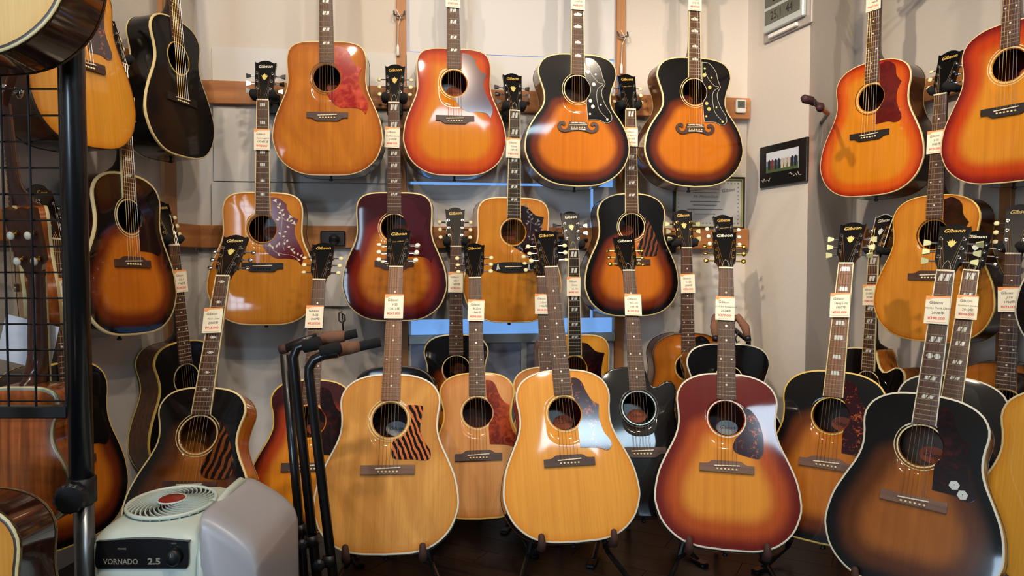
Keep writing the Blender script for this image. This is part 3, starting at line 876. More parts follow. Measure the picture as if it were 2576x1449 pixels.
    for s in (-1, 1):
        for i, v in enumerate(rows):
            u = (.0245 + .002 * i) if not uke else .0185
            t = add('tuner', tb, metal, hs, T((s * u, 0, v)) @ (Rz(180) @ T((0, 0, 0)) if False else S3(s, 1, 1)))
            if uke:
                add('tuner_button', bt, button, t, T((0, .030, -.0)) @ Ry(90) @ T((-.0065, 0, 0)) @ S3(1.15, 1.5, .85))
                continue
            add('tuner_button', bt, button, t, T((.0285, .019, 0)) @ Rx(rnd.choice((0, 12, 25, 40, 70)) if tuner == 'key' else rnd.uniform(-25, 25)))
    string_set(root, model, 4 if uke else 6)
    # bridge
    sz = G['sad']
    if uke:
        bo = add('bridge', prism_cached('ukebridge', [(-.042, -.01), (.042, -.01), (.042, .008), (-.042, .008)], -.0085, 0), bridge_mat, root, T((0, 0, sz)))
        bar('saddle', -.026, .026, -.0105, -.004, sz - .0015, sz + .0015, 'nut_bone', root)
    else:
        bo = add('bridge', prism_cached('br_' + bridge, BRIDGES[bridge], -.0088, -.0005), bridge_mat, root, T((0, 0, sz)))
        bar('saddle', -.036, .036, -.0115, -.006, sz - .0016, sz + .0016, 'nut_bone', root, Ry(-2.5))
        for i in range(6):
            pm_ = cached(('pin',), lambda: MB().lathe([(.0032, 0), (.0034, -.002), (.0024, -.0042), (.0006, -.005)], 10).mesh(smooth=True))
            add('bridge_pin', pm_, pins, root, T(((i / 5 - .5) * .0535, -.0086, sz - .0105)))
        if bridge == 'moustache':
            for s in (.0085, -.0165) :
                for q in (-1, 1): add('bridge_inlay', prism_cached('mbar', [(-.0145, -.0022), (.0145, -.0022), (.0145, .0028), (-.0145, .0028)]), 'pearl', bo, T((q * .0158, -.0090, s)) @ Ry(q * 3))
        if bridge == 'dove':
            for q in (-1, 1): add('bridge_inlay', prism_cached('dv', sharp_curve([(-.008, -.008, 1), (-.003, -.006), (.004, -.011, 1), (.003, -.002), (.001, .008), (-.002, .012), (-.004, .004)], 3)), 'pearl', bo, T((q * .066, -.0090, -.003)) @ S3(q * 1.25, 1, 1.25))
    if guard:
        poly = cached(('gpoly', guard), lambda: sharp_curve(GUARDS[guard], 5))
        go = add('pickguard', prism_cached('guard_' + guard, poly, -.0042, -.0004), guard_mat, root, T((0, 0, hz)))
        if guard == 'jumbo':
            add('guard_outline', cached(('gout',), lambda: MB().tube([(x * .985, -.0043, z * .985) for x, z in poly] + [(poly[0][0] * .985, -.0043, poly[0][1] * .985)], .0009, 4).mesh()), 'bind_white', go)
            vine = [(.045, .085), (.062, .055), (.086, .030), (.106, .024), (.084, .006), (.078, -.02), (.082, -.055), (.092, -.085), (.125, -.118)]
            add('vine', cached(('vine',), lambda: MB().tube([(x, -.0043, z) for x, z in catmull(vine, False, 5)], .0008, 4).mesh()), 'bind_white', go)
            fm = 'pearl' if deco == 'pearl' else 'pearl_gold'
            for x, z, r in ((.044, .098, .0045), (.042, .071, .0078), (.074, .062, .004), (.066, .022, .0075), (.052, .0, .004), (.052, -.045, .0072), (.062, -.068, .0078), (.095, -.060, .004), (.050, -.098, .0045), (.122, -.118, .005)):
                if x * x + z * z > .056 ** 2: add('flower_inlay', disc('fl', r, 14), fm, go, T((x, -.0043, z)))
        if deco in ('flowers', 'flowers_grey'):
            dm = 'bind_white' if deco == 'flowers' else 'print_grey'
            def eng():
                b = MB()
                stems = [[(.055, .095), (.066, .07), (.072, .045), (.070, .01), (.066, -.03)], [(.072, .045), (.088, .032), (.1, .03)], [(.03, -.06), (.045, -.085), (.075, -.095), (.11, -.10), (.136, -.115)], [(.085, -.035), (.075, -.055), (.08, -.08)]]
                for st in stems: b.tube([(x, -.0043, z) for x, z in catmull(st, False, 4)], .0007, 4)
                leaf = [(0, 0), (.004, .006), (0, .014), (-.004, .006)]
                for x, z, a in ((.06, .09, 30), (.064, .08, -60), (.068, .07, 60), (.07, .06, -70), (.073, .05, 40), (.066, .04, -50), (.062, .035, -80), (.09, .03, 20), (.1, .03, 60), (.088, .012, 110), (.078, -.012, 70), (.07, -.02, -60), (.072, -.028, 80), (.04, -.075, -30), (.05, -.07, 20), (.06, -.062, 10), (.08, -.06, 15), (.088, -.05, 30), (.092, -.07, 60), (.12, -.095, -20), (.13, -.1, 10), (.14, -.105, 40), (.128, -.115, 100), (.055, -.092, 140)):
                    b.prism(leaf, -.0046, -.0041, T((x, 0, z)) @ Ry(a))
                for x, z, a in ((.052, .1, -30), (.096, .04, 40), (.106, .022, 75), (.034, -.068, -50), (.112, -.088, -10)):
                    b.prism([(0, 0), (.003, .008), (.009, .015), (-.009, .015), (-.003, .008)], -.0046, -.0041, T((x, 0, z)) @ Ry(a))
                return b.mesh()
            add('floral_engraving', cached(('eng',), eng), dm, go)
        if deco == 'dice':
            dp = [(.0125 * math.cos(R(a + 12)), .0125 * math.sin(R(a + 12))) for a in range(0, 360, 60)]
            for x, z in ((.085, -.083), (.105, -.103)):
                dd = add('die_inlay', prism_cached('die2', dp), 'pearl', go, T((x, -.0043, z)))
                add('die_spot', disc('spot', .0012, 8, -.0006, 0), 'ink_dark', dd, T((0, 0, .001)))
    GUITARS[key] = dict(root=root, m=mtx, model=model, short=short, G=G)
    return root

def w_(s): return len(s.split())
def price_tag(key, lines, price, z, dx=0.0, rot=0.0, tilt=0.0):
    g = GUITARS[key]
    m = g['m'] @ T((dx, -.0135, g['G']['nut'] - z)) @ Ry(rot) @ Rz(tilt)
    lab = 'white paper price tag on the neck of the ' + g['short']
    root = thing('price_tag', lab, 'price tag', m, 'price tags on the guitar necks')
    add('card', cached(('card',), lambda: MB().box(-.029, .029, -.0004, .0004, -.040, .040).mesh()), 'tag_paper', root)
    add('corner_print', prism_cached('corner', [(-.029, .040), (-.029, .030), (-.022, .0275), (-.016, .031), (-.012, .0345), (.029, .0355), (.029, .040)], -.0007, .0003), 'tag_orange', root)
    zz = .017
    for i, t in enumerate(lines):
        sz = .0115 if i == 0 else (.0105 if len(t) < 9 else .0082)
        add('text_line', text_mesh(t, sz, .12 if i == 0 else .05, 0.0), 'ink_dark', root, T((-.004 if i == 0 else .003, -.0008, zz))); zz -= .0145
    add('price_line', text_mesh(price, .0108, .05, .0002), 'ink_red', root, T((0, -.0008, zz - .001)))
    add('footer_line', prism_cached('foot', [(-.022, -.0345), (.024, -.0345), (.024, -.0355), (-.022, -.0355)], -.0007, .0003), 'tag_orange', root)
    return root
WALLS = {'back': (C_BL, BD), 'left': (L_END, -LD), 'right': (C_IN, RD)}
def pad_mesh():
    return cached(('pad',), lambda: MB().tube([(0, .045, 0), (0, .02, .0), (0, -.012, .004), (0, -.026, .014)], [.009, .0145, .0155, .012], 8).mesh(smooth=True))
def hanger(key, side, pad='black_foam'):
    g = GUITARS[key]; a, d = WALLS[side]
    p = g['m'] @ Vector((0, .012, g['G']['nut'] + .022))
    n = Vector((d.y, -d.x, 0))                    # into the room
    dist = (p - a).dot(n); foot = p - n * dist
    yaw = math.degrees(math.atan2(d.y, d.x))
    m = T(foot + Vector((0, 0, .0))) @ Rz(yaw)
    root = thing('guitar_hanger', 'black padded wall hanger holding the ' + g['short'], 'hanger', m, 'wall hangers carrying guitars')
    add('wall_plate', cached(('plate',), lambda: MB().box(-.032, .032, -.064, -.0405, -.04, .04, bev=.004).mesh()), 'black_plastic', root)
    L = dist
    add('bar', MB().tube([(0, -.06, 0), (0, -max(.075, L - .035), 0)], .0075, 8).mesh(), 'black_metal', root)
    add('yoke', MB().tube([(-.034, -L - .0, -.004), (-.032, -L + .03, -.002), (0, -L + .04, 0), (.032, -L + .03, -.002), (.034, -L - .0, -.004)], .006, 6).mesh(), 'black_metal', root)
    for s in (-1, 1): add('pad', pad_mesh(), pad, root, T((s * .036, -L, -.004)) @ S3(s, 1, 1))
    return root
def floor_stand(key, dxy=(0, 0)):
    """folding A-frame stand: two padded rests, legs to an apex behind the body"""
    g = GUITARS[key]; E = g['m'] @ Vector((0, 0, 0)); yaw = g['m'].to_euler().z
    # yaw of the guitar about the vertical
    f = g['m'].to_3x3() @ Vector((0, 1, 0)); yaw = math.atan2(-f.x, f.y)
    m = T((E.x, E.y, 0)) @ Matrix.Rotation(yaw, 4, 'Z')
    h = E.z
    root = thing('guitar_stand', 'low black folding floor stand under the ' + g['short'], 'stand', m, 'low folding stands on the floor')
    rl = math.atan2((g['m'].to_3x3() @ Vector((1, 0, 0))).z, 1.0)
    up = g['m'].to_3x3() @ Vector((0, 0, 1)); tl = math.hypot(up.x, up.y) / max(.2, up.z)
    for s in (-1, 1):
        x = s * .105
        zz = h + x * math.sin(rl)
        lg = add('leg', MB().tube([(s * .165, .02, .008), (s * .125, .15, .045), (s * .03, .16 + tl * .24, .36)], .0085, 8).mesh(), 'black_metal', root)
        add('foot_pad', MB().box(-.013, .013, -.035, .035, 0, .012, T((s * .168, .012, 0)) @ Rz(s * 20), bev=.003).mesh(), 'black_metal', lg)
        add('rest_arm', MB().tube([(s * .128, .14, .044), (x, .11, zz - .11 * tl - .012), (x, .02, zz - .02 * tl - .009), (x, -.008, zz - .006), (x, -.014, zz + .012), (x, -.010, zz + .034)], .006, 8).mesh(), 'black_metal', root)
        add('leather_sleeve', MB().tube([(x - s * .002, .035, zz - .035 * tl - .010), (x, .006, zz - .012), (x + .001, -.010, zz - .006), (x + .002, -.0165, zz + .010), (x, -.012, zz + .033), (x, -.010, zz + .036)], [.009, .0105, .0125, .0115, .0085, .004], 8).mesh(smooth=True), 'leather_brown', root)
    AY = .16 + tl * .24
    add('rear_leg', MB().tube([(0, AY, .36), (0, AY + .05, .008)], .0085, 8).mesh(), 'black_metal', root)
    add('apex', MB().tube([(-.035, AY, .36), (.035, AY, .36)], .013, 8).mesh(), 'black_plastic', root)
    return root

# ------------------------------------------------------------------ every guitar, at its place
g = guitar
# --- upper row, back wall
g('U1', 'dread', (-.700, 2.742, 1.275), 4.5, 1.2, -.4, 'aged amber square-shouldered guitar with bright red marbled pickguard, hung above the upper rail', 'amber guitar with red marbled pickguard',
  'top_amber_aged', 'mahogany_dark', bind='bind_cream', inlay='para', bridge='bellydown', guard='wing', guard_mat='guard_red', rosette=('bind_dark', 'bind_dark'), button='chrome', tuner='key', crest='pearl_gold', bindw=.0028)
g('U2', 'dread', (-.224, 2.878, 1.290), 11, 2, -.7, 'glossy cherry sunburst square-shouldered guitar with plum pickguard, hung above the upper rail', 'cherry sunburst guitar with plum winged pickguard',
  'top_cherry', 'mahogany_red', bind='bind_cream', inlay='para', bridge='bellydown', guard='wing', guard_mat='guard_plum', rosette=('bind_cream', 'bind_cream'), bindw=.0035)
g('U3', 'jumbo', (.264, 2.885, 1.247), 9, 2.2, .2, 'black-edged sunburst jumbo guitar with white-flowered black pickguard and moustache bridge', 'jumbo guitar with white-flowered pickguard',
  'top_burst_wide', 'walnut_brown', bind='bind_cream', bbind='bind_cream', inlay='crown', bridge='moustache', guard='jumbo', guard_mat='guard_black', deco='pearl', rosette=('bind_cream', 'bind_cream'), inside=None)
g('U4', 'jumbo', (.751, 2.955, 1.252), 10.5, 2.2, .2, 'black-edged sunburst jumbo guitar with gold-flowered pickguard hung above the framed certificate', 'jumbo guitar with gold-flowered pickguard',
  'top_burst_wide', 'walnut_brown', bind='bind_cream', bbind='bind_cream', inlay='crown', bridge='moustache', guard='jumbo', guard_mat='guard_black', deco='gold', rosette=('bind_cream', 'bind_cream'), inside='label_orange')
# --- middle row, back wall
g('M1', 'dread', (-.955, 2.735, .703), 6.6, .8, .6, 'amber square-shouldered guitar with crimson flower-engraved pickguard, hung from the upper rail', 'amber guitar with flower-engraved crimson pickguard',
  'top_amber', 'mahogany_dark', bind='bind_cream', bbind='bind_cream', inlay='block', bridge='bellydown', bridge_mat='bridge_ebony', guard='wing', guard_mat='guard_crimson', deco='flowers', rosette=('bind_dark', 'bind_cream'), button='chrome', tuner='key', crest='pearl_gold', logo='bind_white', pins='pin_black')
g('M2', 'dread', (-.464, 2.825, .711), 3, .5, .1, 'dark red-brown sunburst square-shouldered guitar with plum pickguard, hung from the upper rail', 'red-brown sunburst guitar with plum pickguard',
  'top_plumburst', 'mahogany_red', bind='bind_cream', bbind=None, inlay='para', bridge='bellydown', guard='wing', guard_mat='guard_plum', rosette=('bind_cream', 'bind_cream'), button='button_cream', crest='pearl_gold', truss=True)
g('M3', 'dread', (.002, 2.907, .698), 13, .6, .7, 'amber square-shouldered guitar with bird-inlaid black bridge and dark flowered pickguard', 'amber guitar with bird-inlaid bridge',
  'top_amber', 'maple_amber', bind='bind_cream', bbind='bind_cream', board='board_ebony', inlay='para', bridge='dove', bridge_mat='bridge_ebony', guard='dove', guard_mat='guard_tort_dark', deco='flowers_grey', rosette=('bind_cream',), button='chrome', tuner='key', crest='pearl_gold', truss=True, pins='pin_black')
g('M4', 'slope', (.502, 2.975, .718), 9.3, 2.7, -.1, 'black-edged sunburst slope-shouldered guitar with striped teardrop pickguard, hung from the upper rail', 'sunburst guitar with striped teardrop pickguard',
  'top_tobacco', 'mahogany_dark', bind='bind_cream', bbind='bind_cream', inlay='para', bridge='bellyup', guard='firetear', guard_mat='guard_fire_dark', rosette=('bind_cream', 'bind_cream'), banner='gold_print')
# --- lower row, back wall
g('B11', 'small', (-.219, 2.805, .176), 7, 4, .1, 'small dark sunburst guitar with black upper body, hung beneath the blue window strip', 'small dark guitar under the window strip',
  'top_tobacco', 'mahogany_dark', bind='bind_cream', inlay='dots', bridge='rect', rosette=('bind_cream',))
g('B10', 'dread', (.260, 2.90, .139), 10, 3, 0, 'golden square-shouldered guitar with dark winged pickguard, hung from the lower rail behind floor guitars', 'golden guitar with dark winged pickguard',
  'top_gold', 'maple_amber', bind='bind_cream', bbind='bind_cream', board='board_ebony', inlay='para', bridge='dove', bridge_mat='bridge_ebony', guard='dove', guard_mat='guard_tort_dark', rosette=('bind_cream',), button='chrome', tuner='key', crest='pearl_gold', truss=True, logo='bind_white')
g('B9', 'slope', (.725, 2.895, .141), 3.5, 3.5, -.3, 'brownish natural guitar with gold tuners, hung from the lower rail under the certificate', 'natural guitar under the certificate',
  'top_amber_aged', 'walnut_brown', bind='bind_dark', inlay='dots', bridge='bellyup', guard='sixties', guard_mat='guard_black', rosette=('bind_cream',), button='button_green', tuner='key', metal='gold', crest='pearl_gold')
# --- right wall
g('C1', 'slope', (1.355, 2.740, 1.196), -57, 3.0, -.4, 'orange cherry sunburst slope-shouldered guitar with wine red pickguard beside the framed photo', 'cherry sunburst guitar with wine red pickguard',
  'top_cherry_orange', 'mahogany_dark', bind='bind_cream', inlay='dots', bridge='bellydown', bridge_mat='bridge_ebony', guard='sixties', guard_mat='guard_wine', rosette=('bind_cream', 'bind_dark'), bindw=.003)
g('C2', 'slope', (1.565, 2.285, 1.197), -60, 3, -.5, 'crimson-shouldered sunburst guitar without visible pickguard, hung beside the wood-framed white panel', 'crimson-shouldered sunburst guitar',
  'top_cherry_red', 'mahogany_red', bind='bind_cream', inlay='dots', bridge='bellydown', bridge_mat='bridge_ebony', rosette=('bind_cream', 'bind_cream'), bindw=.003)
g('C3', 'slope', (1.452, 2.490, .667), -57.5, 3.5, 0, 'plain amber slope-shouldered guitar with dark rounded pickguard, hung on the right wall', 'amber slope-shouldered guitar on the right wall',
  'top_amber', 'mahogany_dark', bind='bind_yellow', inlay='dots', bridge='bellyup', guard='sixties', guard_mat='guard_tort_dark', rosette=('bind_dark',), button='button_cream', bindw=.003)
g('C5', 'jumbo_cut', (1.36, 2.74, .078), -66, 3, -.5, 'black cutaway guitar with white-edged headstock, hung low behind the floor guitars', 'black cutaway guitar with white-edged headstock',
  'top_tobacco', 'maple_amber', bind='bind_cream', bbind='bind_cream', inlay='para', bridge='bellydown', rosette=('bind_cream',), guard='tear', guard_mat='guard_black', button='chrome', metal='gold', crest='pearl', logo='bind_white', truss=True, hedge='bind_white')
g('C8', 'slope', (1.562, 2.272, .110), -47, 3.1, 1.0, 'orange-brown guitar with plain dot inlays, hung low on the wall behind the golden natural guitar', 'orange-brown guitar behind the golden natural one',
  'top_amber_aged', 'mahogany_dark', bind='bind_dark', inlay='dots', bridge='bellydown', guard='fifties', guard_mat='guard_tort_dark', rosette=('bind_cream',), button='button_cream')
g('C10', 'slope', (1.62, 1.975, .666), -57, 3, 0, 'black guitar with pale binding, hung on the right wall past the amber one', 'black guitar past the amber one',
  'top_black', 'black_side', bind='bind_white', inlay='dots', bridge='bellyup', rosette=('bind_cream',))
# --- left wall
g('A2', 'slope', (-1.18, 2.03, 1.268), 82, 4, -2.5, 'honey natural guitar with tortoiseshell pickguard, hung on the left wall behind the black pole', 'honey natural guitar behind the black pole',
  'top_gold', 'mahogany_dark', bind='bind_dark', inlay='dots', bridge='rect', guard='sixties', guard_mat='guard_tort', rosette=('bind_cream',), bindw=.002)
g('A5', 'small', (-1.140, 2.51, 1.310), 78, 4, 0.5, 'worn black small-bodied guitar with cream binding, hung high on the left wall', 'worn black small-bodied guitar',
  'top_black_aged', 'black_side', bind='bind_cream', inlay='dots', bridge='rect', bridge_mat='bridge_ebony', rosette=('bind_yellow',), inside=None)
g('A4', 'slope', (-1.19, 2.255, .715), 78, 4, 2.0, 'sunburst guitar with thick cream binding and black pickguard, hung beside the black pole', 'sunburst guitar with thick cream binding',
  'top_tobacco', 'mahogany_dark', bind='bind_cream', bbind='bind_cream', inlay='para', bridge='bellyup', guard='fifties', guard_mat='guard_tort_dark', rosette=('bind_cream', 'bind_cream'), crest='pearl', bindw=.0065)
g('A7', 'small', (-1.165, 2.605, .176), 66, 3.4, -2.6, 'small dark brown sunburst guitar with yellow binding in the left corner', 'small brown sunburst guitar in the corner',
  'top_black_aged', 'walnut_brown', bind='bind_yellow', inlay='dots', bridge='rect', rosette=('bind_cream',))
g('A6', 'slope', (-1.225, 1.99, .152), 77.5, 5.5, 2.5, 'sunburst guitar with black upper body, hung low behind the black pole and wire grid', 'low sunburst guitar behind the wire grid',
  'top_tobacco', 'mahogany_dark', bind='bind_yellow', inlay='dots', bridge='bellyup', guard='fifties', guard_mat='guard_black', rosette=('bind_cream',), head='c', button='chrome', logo='gold_print')
# --- standing on the floor
g('A8', 'small', (-.917, 1.937, .125), 0, 21.4, .9, 'dark brown sunburst small guitar with striped pickguard, standing behind the humidifier', 'brown sunburst guitar behind the humidifier',
  'top_brownburst', 'maple_amber', bind='bind_cream', bbind='bind_cream', inlay='flake', bridge='rect', guard='firetear', guard_mat='guard_fire_dark', rosette=('bind_cream', 'bind_cream'), button='chrome', crest='pearl_gold', logo='bind_cream', inside=None)
g('A9', 'small', (-.648, 2.175, .110), 8, 22, 1.5, 'wine red sunburst guitar with dark marbled pickguard, standing behind the black tube stand', 'wine red guitar behind the tube stand',
  'top_winebust', 'mahogany_red', bind='bind_yellow', inlay='dots', bridge='rect', guard='fifties', guard_mat='guard_tort_dark', rosette=('bind_yellow',), neck='neck_mahogany')
g('B2', 'slope', (-.42, 2.45, .070), -2, 12, -.6, 'dark-edged guitar standing mostly hidden behind the blond guitar with striped pickguard', 'dark-edged guitar behind the blond one',
  'top_tobacco', 'black_side', bind='bind_dark', inlay='dots', rosette=('bind_yellow',))
g('B1', 'slope', (-.353, 1.950, .136), 5, 23.5, .8, 'blond slope-shouldered guitar with orange and black striped pickguard and white soundhole label', 'blond guitar with orange striped pickguard',
  'top_blond', 'mahogany_dark', bind='bind_white', board='board_rosewood_light', inlay='dots', bridge='rect', bridge_mat='bridge_rose_light', guard='fire', guard_mat='guard_fire', rosette=('bind_cream', 'bind_cream'), button='button_white', inside='label_white', banner='gold_print')
g('B3', 'small', (-.103, 2.262, .122), 3, 23.5, -1, 'faded pinkish natural small guitar with rust marbled pickguard', 'faded small guitar with rust pickguard',
  'top_faded', 'mahogany_red', bind='bind_yellow', inlay='dots', bridge='bellyup', guard='fifties', guard_mat='guard_rust', rosette=('bind_cream',), button='button_cream', inside=None)
g('B5', 'small', (.148, 2.485, .103), 4, 19.8, -.8, 'reddish pale small guitar standing mostly hidden behind the honey glossy guitar', 'hidden pale small guitar',
  'top_faded', 'mahogany_red', bind='bind_cream', inlay='dots', bridge='rect', rosette=('bind_cream',), button='button_cream')
g('B4', 'slope', (.187, 2.035, .138), 5, 24, -1.8, 'glossy honey slope-shouldered guitar with speckled tortoiseshell pickguard and bright window reflections', 'honey guitar with speckled tortoiseshell pickguard',
  'top_honey', 'mahogany_red', bind='bind_white', inlay='dots', bridge='bellyup', guard='fifties', guard_mat='guard_tort', rosette=('bind_cream',), button='button_cream')
g('B6', 'small_cut', (.420, 2.200, .152), 1, 24, 0, 'glossy black cutaway guitar with pearl-ringed soundhole and gold tuners', 'glossy black cutaway guitar',
  'top_black', 'black_side', bind='black_side', inlay='dots', bridge='bellydown', guard=None, rosette=('bind_abalone', 'bind_dark'), button='gold', metal='gold', truss=True, logo='bind_white')
g('B8', 'jumbo', (.835, 2.716, .098), 0, 8.0, 1.1, 'black-topped guitar with pale binding and cream tuner buttons standing against the back wall', 'black-topped guitar by the back wall',
  'top_tobacco', 'black_side', bind='bind_white', inlay='dots', bridge='bellyup', rosette=('bind_cream',), button='button_white', banner='gold_print')
g('B7', 'slope', (.605, 1.985, .134), -11, 23.8, 1.5, 'reddish cherry sunburst floor guitar with rounded tortoiseshell pickguard and white soundhole label', 'cherry sunburst floor guitar with rounded pickguard',
  'top_redburst', 'mahogany_red', bind='bind_white', inlay='dots', bridge='bellyup', bridge_mat='bridge_rose_light', guard='tear', guard_mat='guard_tort', rosette=('bind_white',), button='gold', metal='gold', truss=True, inside='label_white', logo='bind_white')
g('C4', 'slope', (.892, 2.05, .128), -36, 20, .2, 'tobacco sunburst guitar with pale trapezoid fret inlays, standing behind the cherry sunburst floor guitar', 'tobacco sunburst guitar with pale trapezoid inlays',
  'top_dustyburst', 'mahogany_dark', bind='bind_yellow', bbind='bind_cream', board='board_rosewood_light', inlay='trap', bridge='bellyup', bridge_mat='bridge_rose_light', guard='fifties', guard_mat='guard_tort', rosette=('bind_yellow',), button='button_green', tuner='key', crest='pearl_gold')
g('C7', 'slope', (1.22, 2.06, .12), -35, 22.3, 4.8, 'black-topped guitar with paired pearl inlays, standing behind the guitar with dice inlays', 'black-topped guitar behind the dice-inlaid one',
  'top_dustyburst', 'black_side', bind='bind_white', bbind='bind_cream', inlay='para', bridge='bellyup', guard='fifties', guard_mat='guard_black', rosette=('bind_cream', 'bind_cream'), button='chrome', crest='pearl', logo='bind_white', truss=True)
g('C6', 'slope', (.984, 1.782, .111), -39, 20.4, 2.8, 'brown sunburst slope-shouldered guitar with two pearl dice on its dark pickguard', 'brown sunburst guitar with dice inlays',
  'top_brownburst', 'walnut_brown', bind='bind_white', bbind='bind_white', inlay='deuce', bridge='rect', bridge_mat='bridge_rose_light', guard='fifties', guard_mat='guard_tort_dark', deco='dice', rosette=('bind_cream', 'bind_cream'), button='button_green', tuner='key', crest='pearl_gold', truss=True)
g('C9', 'slope', (1.338, 1.728, .115), -46, 10, 1, 'golden natural guitar with pale binding, standing beside the guitar with dice inlays', 'golden natural guitar beside the dice-inlaid one',
  'top_gold', 'maple_amber', bind='bind_cream', inlay='dots', bridge='rect', guard=None, rosette=('bind_cream',))
# --- around the left rack
g('A1', 'jumbo', px(-138, 147, 1.25), 0, 0, 0, 'pale-topped guitar with dark glossy rosewood rim, hung high on the black rack', 'pale-topped guitar with glossy rosewood rim',
  'top_spruce_pale', 'rosewood_side', bind='bind_cream', purf='bind_dark', inlay='dots', bridge='bellydown', rosette=('bind_cream',))
g('A11', 'slope', (-.985, 1.215, .012), 0, 3, -3.5, 'orange-topped guitar with glossy rosewood rim, standing at the foot of the black rack', 'orange-topped guitar with rosewood rim',
  'top_honey', 'rosewood_side', bind='bind_cream', purf='bind_dark', inlay='dots', bridge='bellydown', rosette=('bind_cream',))
g('A10', 'uke', (-1.062, 1.60, .373), 180, 0, 0, 'koa ukulele with abalone edging and white tuner pegs, its back turned to the room', 'koa ukulele turned backwards',
  'top_amber', 'koa', back='koa', bind='bind_cream', bbind='bind_cream', purf='bind_abalone', neck='neck_mahogany', bridge_mat='bridge_rose', button='button_white', metal='gold', head='u', logo=None, inside=None, name='ukulele', cat='ukulele')
g('A12', 'uke', (-1.178, 1.72, .774), -52, -3, -1, 'brown ukulele seen edge-on, hung behind the wire grid', 'edge-on brown ukulele',
  'top_amber', 'koa', back='koa', bind='bind_cream', neck='neck_mahogany', button='chrome', head='u', logo=None, inside=None, name='ukulele', cat='ukulele')

for k in ('U1', 'U2', 'U3', 'U4', 'M1', 'M2', 'M3', 'M4', 'B9', 'B10', 'B11'): hanger(k, 'back')
for k in ('C1', 'C2', 'C3', 'C5', 'C8', 'C10'): hanger(k, 'right')
for k in ('A2', 'A4', 'A5', 'A6', 'A7'): hanger(k, 'left')
for k in ('A8', 'A9', 'B1', 'B2', 'B3', 'B4', 'B5', 'B6', 'B7', 'C4', 'C6', 'C7', 'C9'): floor_stand(k)

NEN = '\u5e74'
for key, lines, price, z, dx, rot in [
    ('U2', ('Gibson', 'Hummingbird', '1968' + NEN), '\u00a5598.000', .150, 0, 1), ('U3', ('Gibson', 'J-200', '1997' + NEN), '\u00a5488.000', .145, -.001, 1),
    ('U4', ('Gibson', 'SJ-200', '2021' + NEN), '\u00a5499.000', .130, -.002, 1), ('M1', ('Gibson', 'Hummingbird', '1974' + NEN + '\u9803'), '\u00a5498.000', .150, -.001, 0),
    ('M2', ('Gibson', 'Southern Jumbo', '1970' + NEN), '\u00a5498.000', .135, -.006, 2), ('M3', ('Gibson', 'Dove', '1977' + NEN), '\u00a5438.000', .150, -.007, 1),
    ('M4', ('Gibson', "'42 Banner SJ", '2013' + NEN), '\u00a5499.000', .115, -.0025, 1), ('B11', ('Gibson', 'LG-1', '1959' + NEN), '\u00a5298.000', .142, -.002, 1),
    ('B10', ('Gibson', 'Dove', "Late '70s"), '\u00a5498.000', .150, -.004, 1), ('B9', ('Gibson', 'J-100', '2000' + NEN), '\u00a5328.000', .145, 0, -1),
    ('C1', ('Gibson', 'J-45', '1968' + NEN), '\u00a5660.000', .118, 0, 0), ('C3', ('Gibson', 'J-50', '1962' + NEN), '\u00a5700.000', .165, -.004, 0),
    ('C5', ('Gibson', 'J-185EC', '2004' + NEN), '\u00a5348.000', .150, -.004, -2), ('C8', ('Gibson', 'J-50', '1968' + NEN), '\u00a5693.000', .145, -.004, -3),
    ('A4', ('Gibson', 'Southern Jumbo', '1962' + NEN), '\u00a5980.000', .140, .008, 0), ('A7', ('Gibson', 'LG-1', '1962' + NEN), '\u00a5298.000', .130, .006, 0),
    ('A6', ('Cort', 'CJ', '20' ), '\u00a568.000', .150, .004, 0), ('A8', ('Gibson', 'Nick Lucas', '2000' + NEN), '\u00a5418.000', .145, -.006, -3),
    ('A9', ('Gibson', 'B-25', '1967' + NEN), '\u00a5328.000', .135, -.006, 0), ('B1', ('Gibson', 'J-35', '2013' + NEN), '\u00a5247.000', .135, -.001, 0),
    ('B3', ('Gibson', 'B-25N', '1966' + NEN), '\u00a5298.000', .125, .002, 3), ('B5', ('Gibson', 'LG-0', '1966' + NEN), '\u00a5238.000', .110, -.006, 2),
    ('B6', ('Gibson', 'EC-10', '1997' + NEN), '\u00a5198.000', .130, .004, 2), ('B7', ('Gibson', 'J-45 Std Rosewood', '2024' + NEN), '\u00a5379.000', .140, -.004, 1),
    ('C4', ('Gibson', '1964 J-160E', '1997' + NEN), '\u00a5398.000', .140, -.004, -3), ('C6', ('Gibson', 'Honky Tonk Deuce', '2008' + NEN), '\u00a5398.000', .115, -.006, -2),
    ('C7', ('Gibson', 'Southern Jumbo', '2010' + NEN), '\u00a5398.000', .125, .004, -2)]:
    price_tag(key, lines, price, z, dx, rot)

# ------------------------------------------------------------------ black rack with wire grid (left foreground)
RY = 1.45
pc = px(193, 656, RY)
rk = thing('display_rack', 'black steel rack post with wire grid panel and clamp knob', 'rack', T((pc.x, RY, 0)))
pr = 28.5 / FPX * RY
zc = px(190, 1232, RY).z
add('post', MB().tube([(0, 0, zc - .02), (0, 0, 2.2)], pr, 24).mesh(smooth=True), 'black_metal', rk)
add('inner_post', MB().tube([(0.003, 0, 0), (0.003, 0, zc)], pr * .84, 24).mesh(smooth=True), 'grey_metal', rk)
cl = add('clamp_collar', MB().tube([(0, 0, zc - .027), (0, 0, zc - .025), (0, 0, zc + .025), (0, 0, zc + .027)], [pr * 1.05, pr * 1.18, pr * 1.18, pr * 1.05], 24).mesh(smooth=True), 'black_plastic', rk)
kn = MB(); npt = 28
kprof = [(.8, 0), (1, -.006), (1, -.022), (.82, -.028), (.3, -.029)]
vs = []
